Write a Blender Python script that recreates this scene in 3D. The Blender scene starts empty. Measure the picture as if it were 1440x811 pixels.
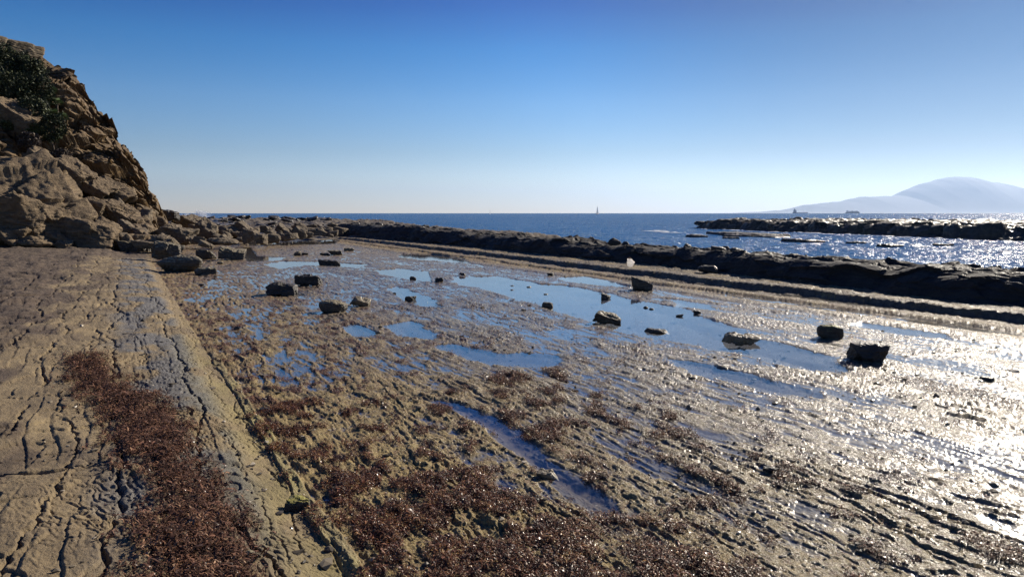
import bpy, math, random
import numpy as np
from math import radians as R
random.seed(5); rng = np.random.default_rng(7)
sc = bpy.context.scene
C = sc.collection
# ------------------------------------------------------------------ camera
F, H = 960.0, 2.2                       # focal length in photo pixels, eye height above the rock flat
PITCH = math.atan(106/960); YAW = math.atan((720-172)/960*math.cos(PITCH))
cam_d = bpy.data.cameras.new('camera'); cam = bpy.data.objects.new('camera', cam_d); C.objects.link(cam)
cam_d.sensor_width = 36; cam_d.lens = 24; cam_d.clip_end = 80000; cam_d.clip_start = .05
cam.location = (0, 0, H); cam.rotation_euler = (math.pi/2-PITCH, 0, -YAW)
sc.camera = cam
# ------------------------------------------------------------------ sky and sun
SUN_AZ = YAW + math.atan((1600-720)/960)         # clockwise from +Y
SUN_EL = R(27)
w = bpy.data.worlds.new('World'); sc.world = w; w.use_nodes = True
nt = w.node_tree; bg = nt.nodes['Background']
sky = nt.nodes.new('ShaderNodeTexSky'); sky.sky_type = 'NISHITA'; sky.sun_disc = False
sky.sun_elevation = SUN_EL; sky.sun_rotation = SUN_AZ
sky.air_density = 1.0; sky.dust_density = 0.0; sky.ozone_density = 4.0; sky.altitude = 0
hs = nt.nodes.new('ShaderNodeHueSaturation'); hs.inputs['Saturation'].default_value = 1.35; hs.inputs['Hue'].default_value = .505   # polarised, deep winter sky
nt.links.new(sky.outputs[0], hs.inputs['Color']); sp = nt.nodes.new('ShaderNodeSeparateColor'); cb = nt.nodes.new('ShaderNodeCombineColor'); nt.links.new(hs.outputs[0], sp.inputs[0])
SKY = 0.052
for i_, (k_, g_) in enumerate([(1., 1.), (1., 1.), (1., 1.)]):       # the contrast of a polarised sky
    pw_ = nt.nodes.new('ShaderNodeMath'); pw_.operation = 'POWER'; ml_ = nt.nodes.new('ShaderNodeMath'); ml_.operation = 'MULTIPLY'
    nt.links.new(sp.outputs[i_], pw_.inputs[0]); pw_.inputs[1].default_value = g_
    nt.links.new(pw_.outputs[0], ml_.inputs[0]); ml_.inputs[1].default_value = k_*SKY**(g_-1); nt.links.new(ml_.outputs[0], cb.inputs[i_])
tc_ = nt.nodes.new('ShaderNodeTexCoord'); sx_ = nt.nodes.new('ShaderNodeSeparateXYZ'); nt.links.new(tc_.outputs['Generated'], sx_.inputs[0])
cr_ = nt.nodes.new('ShaderNodeValToRGB'); el_ = cr_.color_ramp.elements
RAMP = [(0.0, (1.55, 1.45, 1.70)), (.035, (1.62, 1.42, 1.54)), (.085, (1.42, 1.22, 1.25)), (.155, (1.38, 1.27, 1.32)), (.225, (.70, 1.08, 1.25)), (.29, (.20, .58, .98)), (.5, (.25, .55, .9))]
for _ in range(len(RAMP)-2): el_.new(.5)
for e_, (p_, c_) in zip(el_, RAMP): e_.position = p_; e_.color = tuple(q_/3 for q_ in c_)+(1,)
nt.links.new(sx_.outputs[2], cr_.inputs[0])
v1_ = nt.nodes.new('ShaderNodeVectorMath'); v1_.operation = 'MULTIPLY'; nt.links.new(cb.outputs[0], v1_.inputs[0]); nt.links.new(cr_.outputs[0], v1_.inputs[1])
v2_ = nt.nodes.new('ShaderNodeVectorMath'); v2_.operation = 'SCALE'; v2_.inputs['Scale'].default_value = 3; nt.links.new(v1_.outputs[0], v2_.inputs[0])
nm_ = nt.nodes.new('ShaderNodeVectorMath'); nm_.operation = 'DOT_PRODUCT'; nt.links.new(tc_.outputs['Generated'], nm_.inputs[0])
nm_.inputs[1].default_value = (math.sin(SUN_AZ)*math.cos(SUN_EL), math.cos(SUN_AZ)*math.cos(SUN_EL), math.sin(SUN_EL))
mr_ = nt.nodes.new('ShaderNodeMapRange'); mr_.interpolation_type = 'SMOOTHSTEP'; nt.links.new(nm_.outputs['Value'], mr_.inputs[0])
for k_, x_ in ((1, .74), (2, .985), (3, 1.0), (4, .46)): mr_.inputs[k_].default_value = x_
v3_ = nt.nodes.new('ShaderNodeVectorMath'); v3_.operation = 'SCALE'; nt.links.new(v2_.outputs[0], v3_.inputs[0]); nt.links.new(mr_.outputs[0], v3_.inputs['Scale'])
nt.links.new(v3_.outputs[0], bg.inputs[0]); bg.inputs[1].default_value = SKY
sd = bpy.data.lights.new('sun', 'SUN'); sd.energy = 5.0; sd.angle = R(.53); sd.color = (1, .90, .76)
sun = bpy.data.objects.new('sun', sd); C.objects.link(sun)
sdir = np.array([math.sin(SUN_AZ)*math.cos(SUN_EL), math.cos(SUN_AZ)*math.cos(SUN_EL), math.sin(SUN_EL)])
sun.rotation_euler = (math.pi/2-SUN_EL, 0, math.pi-SUN_AZ)
sun.location = (0, 0, 30)
vs = sc.view_settings; vs.view_transform = 'Standard'; vs.look = 'None'; vs.exposure = 0.55; vs.gamma = 1
vs.use_curve_mapping = False
sc.render.engine = 'CYCLES'; sc.cycles.max_bounces = 6; sc.cycles.volume_bounces = 0
sc.cycles.transparent_max_bounces = 8; sc.cycles.use_denoising = True; sc.cycles.denoising_prefilter = 'NONE'
sc.cycles.sample_clamp_direct = 40; sc.cycles.sample_clamp_indirect = 4
SEA = -0.5

# ------------------------------------------------------------------ photo pixel -> point of the real ground
def ray(u, v):
    a = (u-720)/F; b = (405.5-v)/F
    f = math.cos(PITCH)+b*math.sin(PITCH); up = -math.sin(PITCH)+b*math.cos(PITCH)
    return (a*math.cos(YAW)+f*math.sin(YAW), -a*math.sin(YAW)+f*math.cos(YAW), up)
def at(u, v, z=0.0):
    x, y, up = ray(u, v); t = (z-H)/up
    return (x*t, y*t)
def at_depth(u, v, D):                   # D metres in front of the camera, measured level
    x, y, up = ray(u, v); d = x*math.sin(YAW)+y*math.cos(YAW)
    return (x*D/d, y*D/d, H+up*D/d)

# ------------------------------------------------------------------ noise
_p = rng.permutation(4096).astype(np.int64)
def _h(i): return _p[i & 4095]
_g2 = np.stack([np.cos(np.arange(64)*math.tau/64), np.sin(np.arange(64)*math.tau/64)], 1)
_v3 = rng.normal(size=(256, 3)); _v3 /= np.linalg.norm(_v3, axis=1)[:, None]
def fade(t): return t*t*t*(t*(t*6-15)+10)
def pn2(x, y, s=0):
    x = np.asarray(x, float)+s*17.31; y = np.asarray(y, float)+s*9.77
    xi = np.floor(x).astype(np.int64); yi = np.floor(y).astype(np.int64)
    fx = x-xi; fy = y-yi; u = fade(fx); v = fade(fy)
    def g(dx, dy):
        k = _h(_h(xi+dx)+yi+dy) & 63
        return _g2[k, 0]*(fx-dx)+_g2[k, 1]*(fy-dy)
    a = g(0, 0); b = g(1, 0); c = g(0, 1); d = g(1, 1)
    return (a+(b-a)*u+((c-a)+(a-b-c+d)*u)*v)*1.5
def fb2(x, y, o=4, s=0, gain=.5):
    r = 0; a = 1; f = 1
    for i in range(o):
        r = r+a*pn2(x*f, y*f, s+i*3.7); a *= gain; f *= 2.03
    return r
def pn3(p, s=0):
    p = p+s*13.7; i = np.floor(p).astype(np.int64); f = p-i; u = fade(f)
    r = 0
    for dx in (0, 1):
        for dy in (0, 1):
            for dz in (0, 1):
                k = _h(_h(_h(i[:, 0]+dx)+i[:, 1]+dy)+i[:, 2]+dz) & 255
                g = _v3[k]
                d = g[:, 0]*(f[:, 0]-dx)+g[:, 1]*(f[:, 1]-dy)+g[:, 2]*(f[:, 2]-dz)
                r = r+d*(u[:, 0] if dx else 1-u[:, 0])*(u[:, 1] if dy else 1-u[:, 1])*(u[:, 2] if dz else 1-u[:, 2])
    return r*1.5
def fb3(p, o=4, s=0, gain=.5):
    r = 0; a = 1; f = 1.
    for i in range(o):
        r = r+a*pn3(p*f, s+i*2.9); a *= gain; f *= 2.03
    return r
def cells3(p, s=0):
    """step-like blocks: every cell has its own offset and tilt"""
    i0 = np.floor(p).astype(np.int64); best = np.full(len(p), 1e9); val = np.zeros(len(p)); sec = np.full(len(p), 1e9)
    for dx in (-1, 0, 1):
        for dy in (-1, 0, 1):
            for dz in (-1, 0, 1):
                c = i0+np.array([dx, dy, dz])
                k = _h(_h(_h(c[:, 0]+s)+c[:, 1])+c[:, 2])
                j = np.stack([_h(k+1), _h(k+2), _h(k+3)], 1)/4096.
                d = p-(c+j); dd = (d**2).sum(1)
                off = _h(k+4)/4096.*2-1; t = _v3[_h(k+5) & 255]
                vv = off+(d*t).sum(1)*.9
                m = dd < best
                sec = np.where(m, best, np.minimum(sec, dd)); val = np.where(m, vv, val); best = np.where(m, dd, best)
    return val, np.sqrt(sec)-np.sqrt(best)
def ss(a, b, x):
    t = np.clip((x-a)/(b-a), 0, 1); return t*t*(3-2*t)
def poly_sd(X, Y, poly):
    """signed distance to a polygon, positive inside"""
    P = np.array(poly); d = np.full(X.shape, 1e9); ins = np.zeros(X.shape, bool)
    for i in range(len(P)):
        a = P[i]; b = P[(i+1) % len(P)]; e = b-a
        t = np.clip(((X-a[0])*e[0]+(Y-a[1])*e[1])/(e@e+1e-12), 0, 1)
        d = np.minimum(d, np.hypot(X-a[0]-t*e[0], Y-a[1]-t*e[1]))
        c = ((a[1] > Y) != (b[1] > Y)) & (X < (b[0]-a[0])*(Y-a[1])/(b[1]-a[1]+1e-12)+a[0])
        ins ^= c
    return np.where(ins, d, -d)
def px_poly(pts, z=0): return [at(u, v, z) for u, v in pts]

# ------------------------------------------------------------------ mesh and object helpers
def mesh_np(name, co, faces, smooth=True, attrs=None):
    me = bpy.data.meshes.new(name); co = np.asarray(co, np.float32); faces = np.asarray(faces, np.int32)
    n = faces.shape[1]
    me.vertices.add(len(co)); me.vertices.foreach_set('co', co.ravel())
    me.loops.add(faces.size); me.loops.foreach_set('vertex_index', faces.ravel())
    me.polygons.add(len(faces)); me.polygons.foreach_set('loop_start', np.arange(0, faces.size, n, dtype=np.int32))
    me.polygons.foreach_set('loop_total', np.full(len(faces), n, np.int32))
    me.update(calc_edges=True)
    me.polygons.foreach_set('use_smooth', np.full(len(faces), smooth))
    for k, a in (attrs or {}).items():
        at_ = me.attributes.new(k, 'FLOAT', 'POINT'); at_.data.foreach_set('value', np.asarray(a, np.float32).ravel())
    return me
def grid_faces(nr, nc, wrap=False):
    i = np.arange(nr-1)[:, None]*nc; j = np.arange(nc-(0 if wrap else 1))[None, :]; j2 = (j+1) % nc
    return np.stack([i+j, i+j2, i+nc+j2, i+nc+j], -1).reshape(-1, 4)
def obj(name, me, mat, parent=None, **k):
    o = bpy.data.objects.new(name, me); C.objects.link(o)
    if mat: o.data.materials.clear(); o.data.materials.append(mat)
    if parent: o.parent = parent
    for a, b in k.items(): o[a] = b
    return o
def empty(name, loc, rz=0, **k):
    o = bpy.data.objects.new(name, None); C.objects.link(o); o.location = loc; o.rotation_euler = (0, 0, rz)
    o.empty_display_size = .1
    for a, b in k.items(): o[a] = b
    return o

# ------------------------------------------------------------------ material helpers
class M:
    def __init__(s, name):
        s.m = bpy.data.materials.new(name); s.m.use_nodes = True; s.t = s.m.node_tree; s.N = s.t.nodes; s.L = s.t.links
        s.b = s.N['Principled BSDF']; s.out = s.N['Material Output']
    def n(s, typ, **k):
        o = s.N.new(typ)
        for a, b in k.items(): setattr(o, a, b)
        return o
    def link(s, a, b): s.L.new(a, b)
    def coord(s, kind='Object'): return s.n('ShaderNodeTexCoord').outputs[kind]
    def mapped(s, scale=(1, 1, 1), rot=(0, 0, 0), kind='Object'):
        m = s.n('ShaderNodeMapping'); m.inputs['Scale'].default_value = scale; m.inputs['Rotation'].default_value = rot
        s.link(s.coord(kind), m.inputs[0]); return m.outputs[0]
    def noise(s, vec, scale, detail=4, rough=.55, dist=0):
        o = s.n('ShaderNodeTexNoise'); o.inputs['Scale'].default_value = scale; o.inputs['Detail'].default_value = detail
        o.inputs['Roughness'].default_value = rough; o.inputs['Distortion'].default_value = dist
        s.link(vec, o.inputs['Vector']); return o.outputs[0]
    def ramp(s, fac, stops, mode='LINEAR'):
        r = s.n('ShaderNodeValToRGB'); r.color_ramp.interpolation = mode; e = r.color_ramp.elements
        while len(e) > len(stops): e.remove(e[-1])
        while len(e) < len(stops): e.new(1)
        for x, (p, c) in zip(e, stops):
            x.position = p; x.color = tuple(c)+(1,) if isinstance(c, (tuple, list)) else (c, c, c, 1)
        s.link(fac, r.inputs[0]); return r.outputs[0]
    def mix(s, fac, a, b, mode='MIX'):
        o = s.n('ShaderNodeMix'); o.data_type = 'RGBA'; o.blend_type = mode
        for k, v in ((0, fac), (6, a), (7, b)):
            if isinstance(v, (int, float)): o.inputs[k].default_value = v
            elif isinstance(v, tuple): o.inputs[k].default_value = v+(1,)
            else: s.link(v, o.inputs[k])
        return o.outputs[2]
    def math(s, op, a, b=None, clamp=False):
        o = s.n('ShaderNodeMath'); o.operation = op; o.use_clamp = clamp
        for k, v in ((0, a), (1, b)):
            if v is None: continue
            if isinstance(v, (int, float)): o.inputs[k].default_value = v
            else: s.link(v, o.inputs[k])
        return o.outputs[0]
    def attr(s, name):
        a = s.n('ShaderNodeAttribute'); a.attribute_name = name; return a.outputs['Fac']
    def bump(s, h, strength, dist, prev=None):
        b = s.n('ShaderNodeBump'); b.inputs['Distance'].default_value = dist
        if isinstance(strength, (int, float)): b.inputs['Strength'].default_value = strength
        else: s.link(strength, b.inputs['Strength'])
        s.link(h, b.inputs['Height'])
        if prev is not None: s.link(prev, b.inputs['Normal'])
        return b.outputs[0]
    def set(s, **k):
        for a, v in k.items():
            i = s.b.inputs[a.replace('_', ' ')]
            if isinstance(v, tuple) and len(v) == 3: i.default_value = v+(1,)
            elif isinstance(v, (int, float)): i.default_value = v
            else: s.link(v, i)

# ground: dry tan slab, olive algal film, grey silt, weed, wet sheen
def mat_ground():
    m = M('shore_rock'); P = m.coord()
    big = m.noise(P, .9, 6, .6); mid = m.noise(P, 7, 5, .65); fine = m.noise(P, 55, 4, .7)
    slab = m.mix(m.ramp(mid, [(.3, 0.), (.7, 1.)]), (.17, .118, .058), (.32, .232, .118))
    slab = m.mix(m.ramp(fine, [(.35, 0.), (.7, 1.)]), slab, (.31, .245, .16), 'MIX')
    slab = m.mix(.6, slab, m.ramp(big, [(.32, (.075, .055, .035)), (.48, (.17, .125, .068)), (.68, (.30, .225, .115))]))
    slab = m.mix(m.attr('grey'), slab, m.ramp(mid, [(.3, (.085, .085, .085)), (.7, (.17, .165, .16))]))
    slab = m.mix(m.attr('moss'), slab, m.ramp(fine, [(.3, (.20, .17, .055)), (.7, (.42, .36, .13))]))
    slab = m.mix(m.attr('dirt'), slab, m.ramp(mid, [(.3, (.045, .032, .022)), (.7, (.14, .10, .068))]))
    alg = m.mix(m.ramp(mid, [(.35, 0.), (.68, 1.)]), (.135, .090, .028), (.36, .258, .088))
    alg = m.mix(m.ramp(fine, [(.4, 0.), (.75, 1.)]), alg, (.38, .30, .14))
    film = m.math('MAXIMUM', m.ramp(m.noise(P, 11, 6, .8), [(.52, 0.), (.59, .85)]), m.ramp(m.noise(P, 60, 4, .8), [(.57, 0.), (.64, .75)]))
    alg = m.mix(film, alg, m.ramp(fine, [(.3, (.07, .032, .016)), (.7, (.21, .11, .05))]))
    silt = m.ramp(mid, [(.3, (.085, .073, .062)), (.7, (.16, .14, .118))])
    flat = m.mix(m.attr('silt'), alg, silt)
    weed = m.ramp(m.noise(P, 38, 4, .75), [(.32, (.035, .016, .010)), (.55, (.11, .048, .027)), (.75, (.22, .11, .055))])
    flat = m.mix(m.attr('weedc'), flat, weed)
    col = m.mix(m.attr('slab'), flat, slab)
    col = m.mix(m.attr('reef'), col, m.ramp(mid, [(.3, (.045, .035, .025)), (.7, (.17, .13, .085))]))
    wet = m.attr('wet')
    col = m.mix(m.math('MULTIPLY', wet, .35), col, (.03, .025, .02))
    m.set(Base_Color=col, IOR=1.45)
    m.set(Roughness=m.math('SUBTRACT', .9, m.math('MULTIPLY', wet, .15)))
    m.set(Coat_Weight=m.math('MULTIPLY', wet, m.ramp(m.noise(P, 34, 5, .75), [(.36, .15), (.52, 1.)])), Coat_Roughness=.19, Coat_IOR=1.5)
    crumb = m.noise(P, 130, 3, .7)
    b1 = m.bump(fine, m.math('SUBTRACT', 1., m.math('MULTIPLY', m.attr('silt'), .85), True), .016)
    b2 = m.bump(crumb, m.math('SUBTRACT', .9, m.math('MULTIPLY', m.attr('silt'), .8), True), .0040, b1)
    m.set(Normal=b2, Coat_Normal=b2)
    return m.m
def mat_rock(name, c1, c2, c3, rough=.85, wet=0., bed=(0, 0, 0), sc_=1., bumpd=.03, moss=None):
    m = M(name); P = m.mapped((1*sc_,)*3, bed)
    info = m.n('ShaderNodeObjectInfo').outputs['Random']
    vec = m.n('ShaderNodeVectorMath'); vec.operation = 'ADD'; m.link(P, vec.inputs[0])
    cmb = m.n('ShaderNodeCombineXYZ'); m.link(m.math('MULTIPLY', info, 37.), cmb.inputs[0]); m.link(m.math('MULTIPLY', info, 91.), cmb.inputs[2])
    m.link(cmb.outputs[0], vec.inputs[1]); V = vec.outputs[0]
    mp = m.n('ShaderNodeMapping'); mp.inputs['Scale'].default_value = (1, 1, 5); mp.inputs['Rotation'].default_value = (.3, .5, 0); m.link(V, mp.inputs[0])
    st = m.noise(mp.outputs[0], 1.6, 5, .65, .4); a = m.noise(V, 2.5, 6, .6); f = m.noise(V, 22, 5, .7)
    col = m.mix(m.ramp(a, [(.32, 0.), (.68, 1.)]), c1, c2)
    col = m.mix(m.ramp(st, [(.45, 0.), (.72, .75)]), col, c3)
    col = m.mix(m.ramp(f, [(.3, .5), (.5, 0.)]), col, tuple(x*.55 for x in c1))
    if moss:
        g = m.n('ShaderNodeNewGeometry'); s = m.n('ShaderNodeSeparateXYZ'); m.link(g.outputs['Normal'], s.inputs[0])
        k = m.math('MULTIPLY', m.ramp(s.outputs[2], [(.45, 0.), (.8, 1.)]), m.ramp(a, [(.4, .2), (.55, 1.)]))
        col = m.mix(k, col, moss)
    m.set(Base_Color=col, Roughness=rough, IOR=1.45)
    if wet: m.set(Coat_Weight=wet, Coat_Roughness=.22, Coat_IOR=1.34)
    b = m.bump(st, .7, bumpd*1.5); b = m.bump(a, .8, bumpd*1.6, b); b = m.bump(f, .8, bumpd*.5, b)
    m.set(Normal=b)
    if wet: m.set(Coat_Normal=b)
    return m.m
def mat_water(name, ripple, deep):
    """clear shallow water: reflects by Fresnel, lets the bed show through"""
    m = M(name); m.N.remove(m.b); P = m.coord()
    n1 = m.noise(P, 9, 3, .5); b = m.bump(n1, ripple, .004)
    ge = m.n('ShaderNodeNewGeometry'); dt = m.n('ShaderNodeVectorMath'); dt.operation = 'DOT_PRODUCT'
    m.link(ge.outputs['Incoming'], dt.inputs[0]); m.link(ge.outputs['Normal'], dt.inputs[1])
    cs = m.math('SUBTRACT', 1., m.math('ABSOLUTE', dt.outputs['Value']), True)      # Schlick, the same from above and below
    frs = m.math('ADD', .03, m.math('MULTIPLY', m.math('POWER', cs, 3.7), .97), True)
    gl = m.n('ShaderNodeBsdfGlossy'); gl.inputs['Roughness'].default_value = .03; m.link(b, gl.inputs['Normal'])
    tr = m.n('ShaderNodeBsdfTransparent'); tr.inputs[0].default_value = deep+(1,)
    mx = m.n('ShaderNodeMixShader'); m.link(frs, mx.inputs[0]); m.link(tr.outputs[0], mx.inputs[1]); m.link(gl.outputs[0], mx.inputs[2])
    m.link(mx.outputs[0], m.out.inputs[0]); return m.m
def mat_sea():
    m = M('sea_water'); P = m.mapped((1, 1, 1), (0, 0, .5))
    mp = m.n('ShaderNodeMapping'); mp.inputs['Scale'].default_value = (1, .45, 1); m.link(P, mp.inputs[0])
    a = m.noise(mp.outputs[0], .22, 5, .6); b_ = m.noise(mp.outputs[0], 1.6, 4, .6); c = m.noise(P, 7, 3, .6)
    b = m.bump(a, 1., 3.0); b = m.bump(b_, 1., .40, b); b = m.bump(c, .6, .03, b)
    patch = m.noise(mp.outputs[0], .02, 3, .5)
    # rough sea: the facets one sees lean towards the viewer, so the reflectance stays well under a mirror's
    m.N.remove(m.b); ge = m.n('ShaderNodeNewGeometry'); dt = m.n('ShaderNodeVectorMath'); dt.operation = 'DOT_PRODUCT'
    m.link(ge.outputs['Incoming'], dt.inputs[0]); m.link(b, dt.inputs[1])
    cs = m.math('SUBTRACT', 1., m.math('MAXIMUM', m.math('ABSOLUTE', dt.outputs['Value']), .20), True)
    fr = m.math('ADD', .02, m.math('MULTIPLY', m.math('POWER', cs, 5.), .98), True)
    foam = m.attr('foam')
    df = m.n('ShaderNodeBsdfDiffuse'); m.link(m.mix(foam, m.mix(patch, (.008, .070, .20), (.014, .095, .26)), (.7, .72, .72)), df.inputs[0])
    gl = m.n('ShaderNodeBsdfGlossy'); gl.inputs['Roughness'].default_value = .14; m.link(b, gl.inputs['Normal'])
    mx = m.n('ShaderNodeMixShader'); m.link(m.math('MULTIPLY', fr, m.math('SUBTRACT', 1., foam)), mx.inputs[0])
    m.link(df.outputs[0], mx.inputs[1]); m.link(gl.outputs[0], mx.inputs[2]); m.link(mx.outputs[0], m.out.inputs[0])
    return m.m
def mat_plain(name, col, rough=.6, **k):
    m = M(name); n = m.noise(m.coord(), 3, 4, .6)
    m.set(Base_Color=m.mix(n, tuple(c*.75 for c in col), tuple(min(1, c*1.2) for c in col)), Roughness=rough, **k); return m.m
def mat_weed(name, stops, rough, coat):
    m = M(name); v = m.attr('tint')
    m.set(Base_Color=m.ramp(v, stops), Roughness=rough, Coat_Weight=coat, Coat_Roughness=.2, Specular_IOR_Level=.2)
    m.set(Normal=m.bump(m.noise(m.coord(), 300, 2, .5), .5, .001)); return m.m

MG = mat_ground()
MTAN = mat_rock('sandstone', (.09, .062, .036), (.21, .15, .085), (.29, .21, .12), bumpd=.13, sc_=.8)
MCLIFF = mat_rock('cliff_sandstone', (.065, .040, .020), (.16, .105, .05), (.25, .165, .08), bumpd=.12, sc_=.4)
MBELT = mat_rock('weathered_stone', (.07, .054, .036), (.17, .13, .085), (.25, .19, .115), bumpd=.04)
MDARK = mat_rock('dark_wet_stone', (.015, .013, .011), (.042, .035, .028), (.08, .065, .05), rough=.7, wet=.35, bumpd=.03)
MRIDGE = mat_rock('dark_reef_stone', (.016, .014, .013), (.034, .029, .025), (.06, .048, .038), rough=.9, wet=.06, bumpd=.03, bed=(0, .5, .2))
MPALE = mat_rock('pale_stone', (.12, .095, .058), (.22, .175, .105), (.28, .23, .14), bumpd=.01, sc_=3, wet=.3, rough=.6)
MMOSS = mat_rock('mossy_stone', (.03, .026, .02), (.07, .058, .04), (.10, .08, .055), bumpd=.01, sc_=3, wet=.3, moss=(.27, .24, .05))
MSTONE = mat_rock('shore_stone', (.035, .029, .022), (.085, .068, .046), (.13, .105, .07), bumpd=.012, sc_=3, wet=.3, moss=(.24, .20, .12))

# ------------------------------------------------------------------ the pools (world outlines)
POOLS = [px_poly(p) for p in [
 [(636,389),(700,389),(760,400),(800,402),(850,412),(905,425),(960,433),(985,445),(1030,460),(1065,476),(1120,488),(1165,503),(1192,517),(1186,525),(1130,522),(1095,512),(1060,500),(1000,489),(945,478),(880,468),(830,452),(780,436),(720,418),(672,404),(640,400)],
 [(955,508),(990,512),(1060,528),(1140,548),(1140,553),(1080,548),(1000,530)],
 [(480,336),(440,331),(408,336),(350,340),(345,345),(400,345),(470,343)],
 [(565,357),(610,358),(650,364),(660,370),(620,368),(560,362)],
 [(520,380),(560,378),(600,382),(605,396),(580,393),(540,386)],
 [(545,405),(560,403),(600,418),(620,432),(590,430),(560,418)],
 [(545,460),(580,452),(610,470),(600,478),(560,470)],
 [(478,458),(500,457),(528,468),(525,476),(500,472)],
 [(790,390),(820,388),(870,397),(885,404),(850,402),(800,396)],
 [(620,488),(640,486),(700,500),(770,498),(780,510),(720,512),(660,505)],
 [(330,348),(352,348),(360,360),(400,362),(395,366),(350,368),(338,358)],
 [(370,372),(400,367),(440,368),(520,372),(500,376),(430,373),(395,378)],
 [(600,558),(625,563),(700,590),(745,622),(800,664),(835,695),(852,716),(848,726),(820,708),(780,676),(740,640),(700,608),(650,580)],
 [(1205,452),(1260,460),(1330,470),(1330,476),(1260,468),(1205,458)],
 [(940,420),(1000,430),(1010,436),(960,432)],
]]
CHAN = POOLS[12]
CARPET = px_poly([(222,388),(238,388),(262,425),(300,470),(345,520),(430,580),(470,610),(560,640),(650,655),(700,690),(780,720),(850,755),(1000,785),(1060,811),(1060,900),(500,900),(478,811),(455,760),(425,695),(380,630),(345,570),(300,500),(260,440)])
DRIFT = px_poly([(92,508),(148,508),(172,545),(215,558),(252,590),(278,630),(285,662),(322,692),(350,725),(345,762),(362,820),(370,900),(150,900),(195,790),(178,752),(182,735),(248,722),(222,690),(165,640),(152,600),(118,565)], .15)
PATCHES = [px_poly(p) for p in [
 [(1238,528),(1300,530),(1360,545),(1400,550),(1440,560),(1440,582),(1390,572),(1340,562),(1290,548),(1240,538)],
 [(1245,634),(1290,640),(1305,652),(1280,654),(1250,645)],
 [(1235,594),(1265,598),(1270,608),(1240,608)],
 [(1045,596),(1090,600),(1092,608),(1050,606)],
 [(1000,682),(1040,690),(1055,705),(1020,704)],
 [(1180,684),(1230,692),(1225,704),(1190,700)],
 [(920,600),(975,606),(985,622),(940,622),(915,612)],
 [(800,640),(850,650),(860,665),(810,660)],
 [(720,600),(790,606),(800,628),(760,634),(725,620)],
 [(1350,750),(1420,765),(1430,790),(1370,780)],
 [(985,735),(1040,740),(1080,760),(1020,760)],
 [(690,520),(740,525),(745,545),(700,540)],
 [(900,750),(960,760),(950,790),(900,780)],
]]

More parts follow.
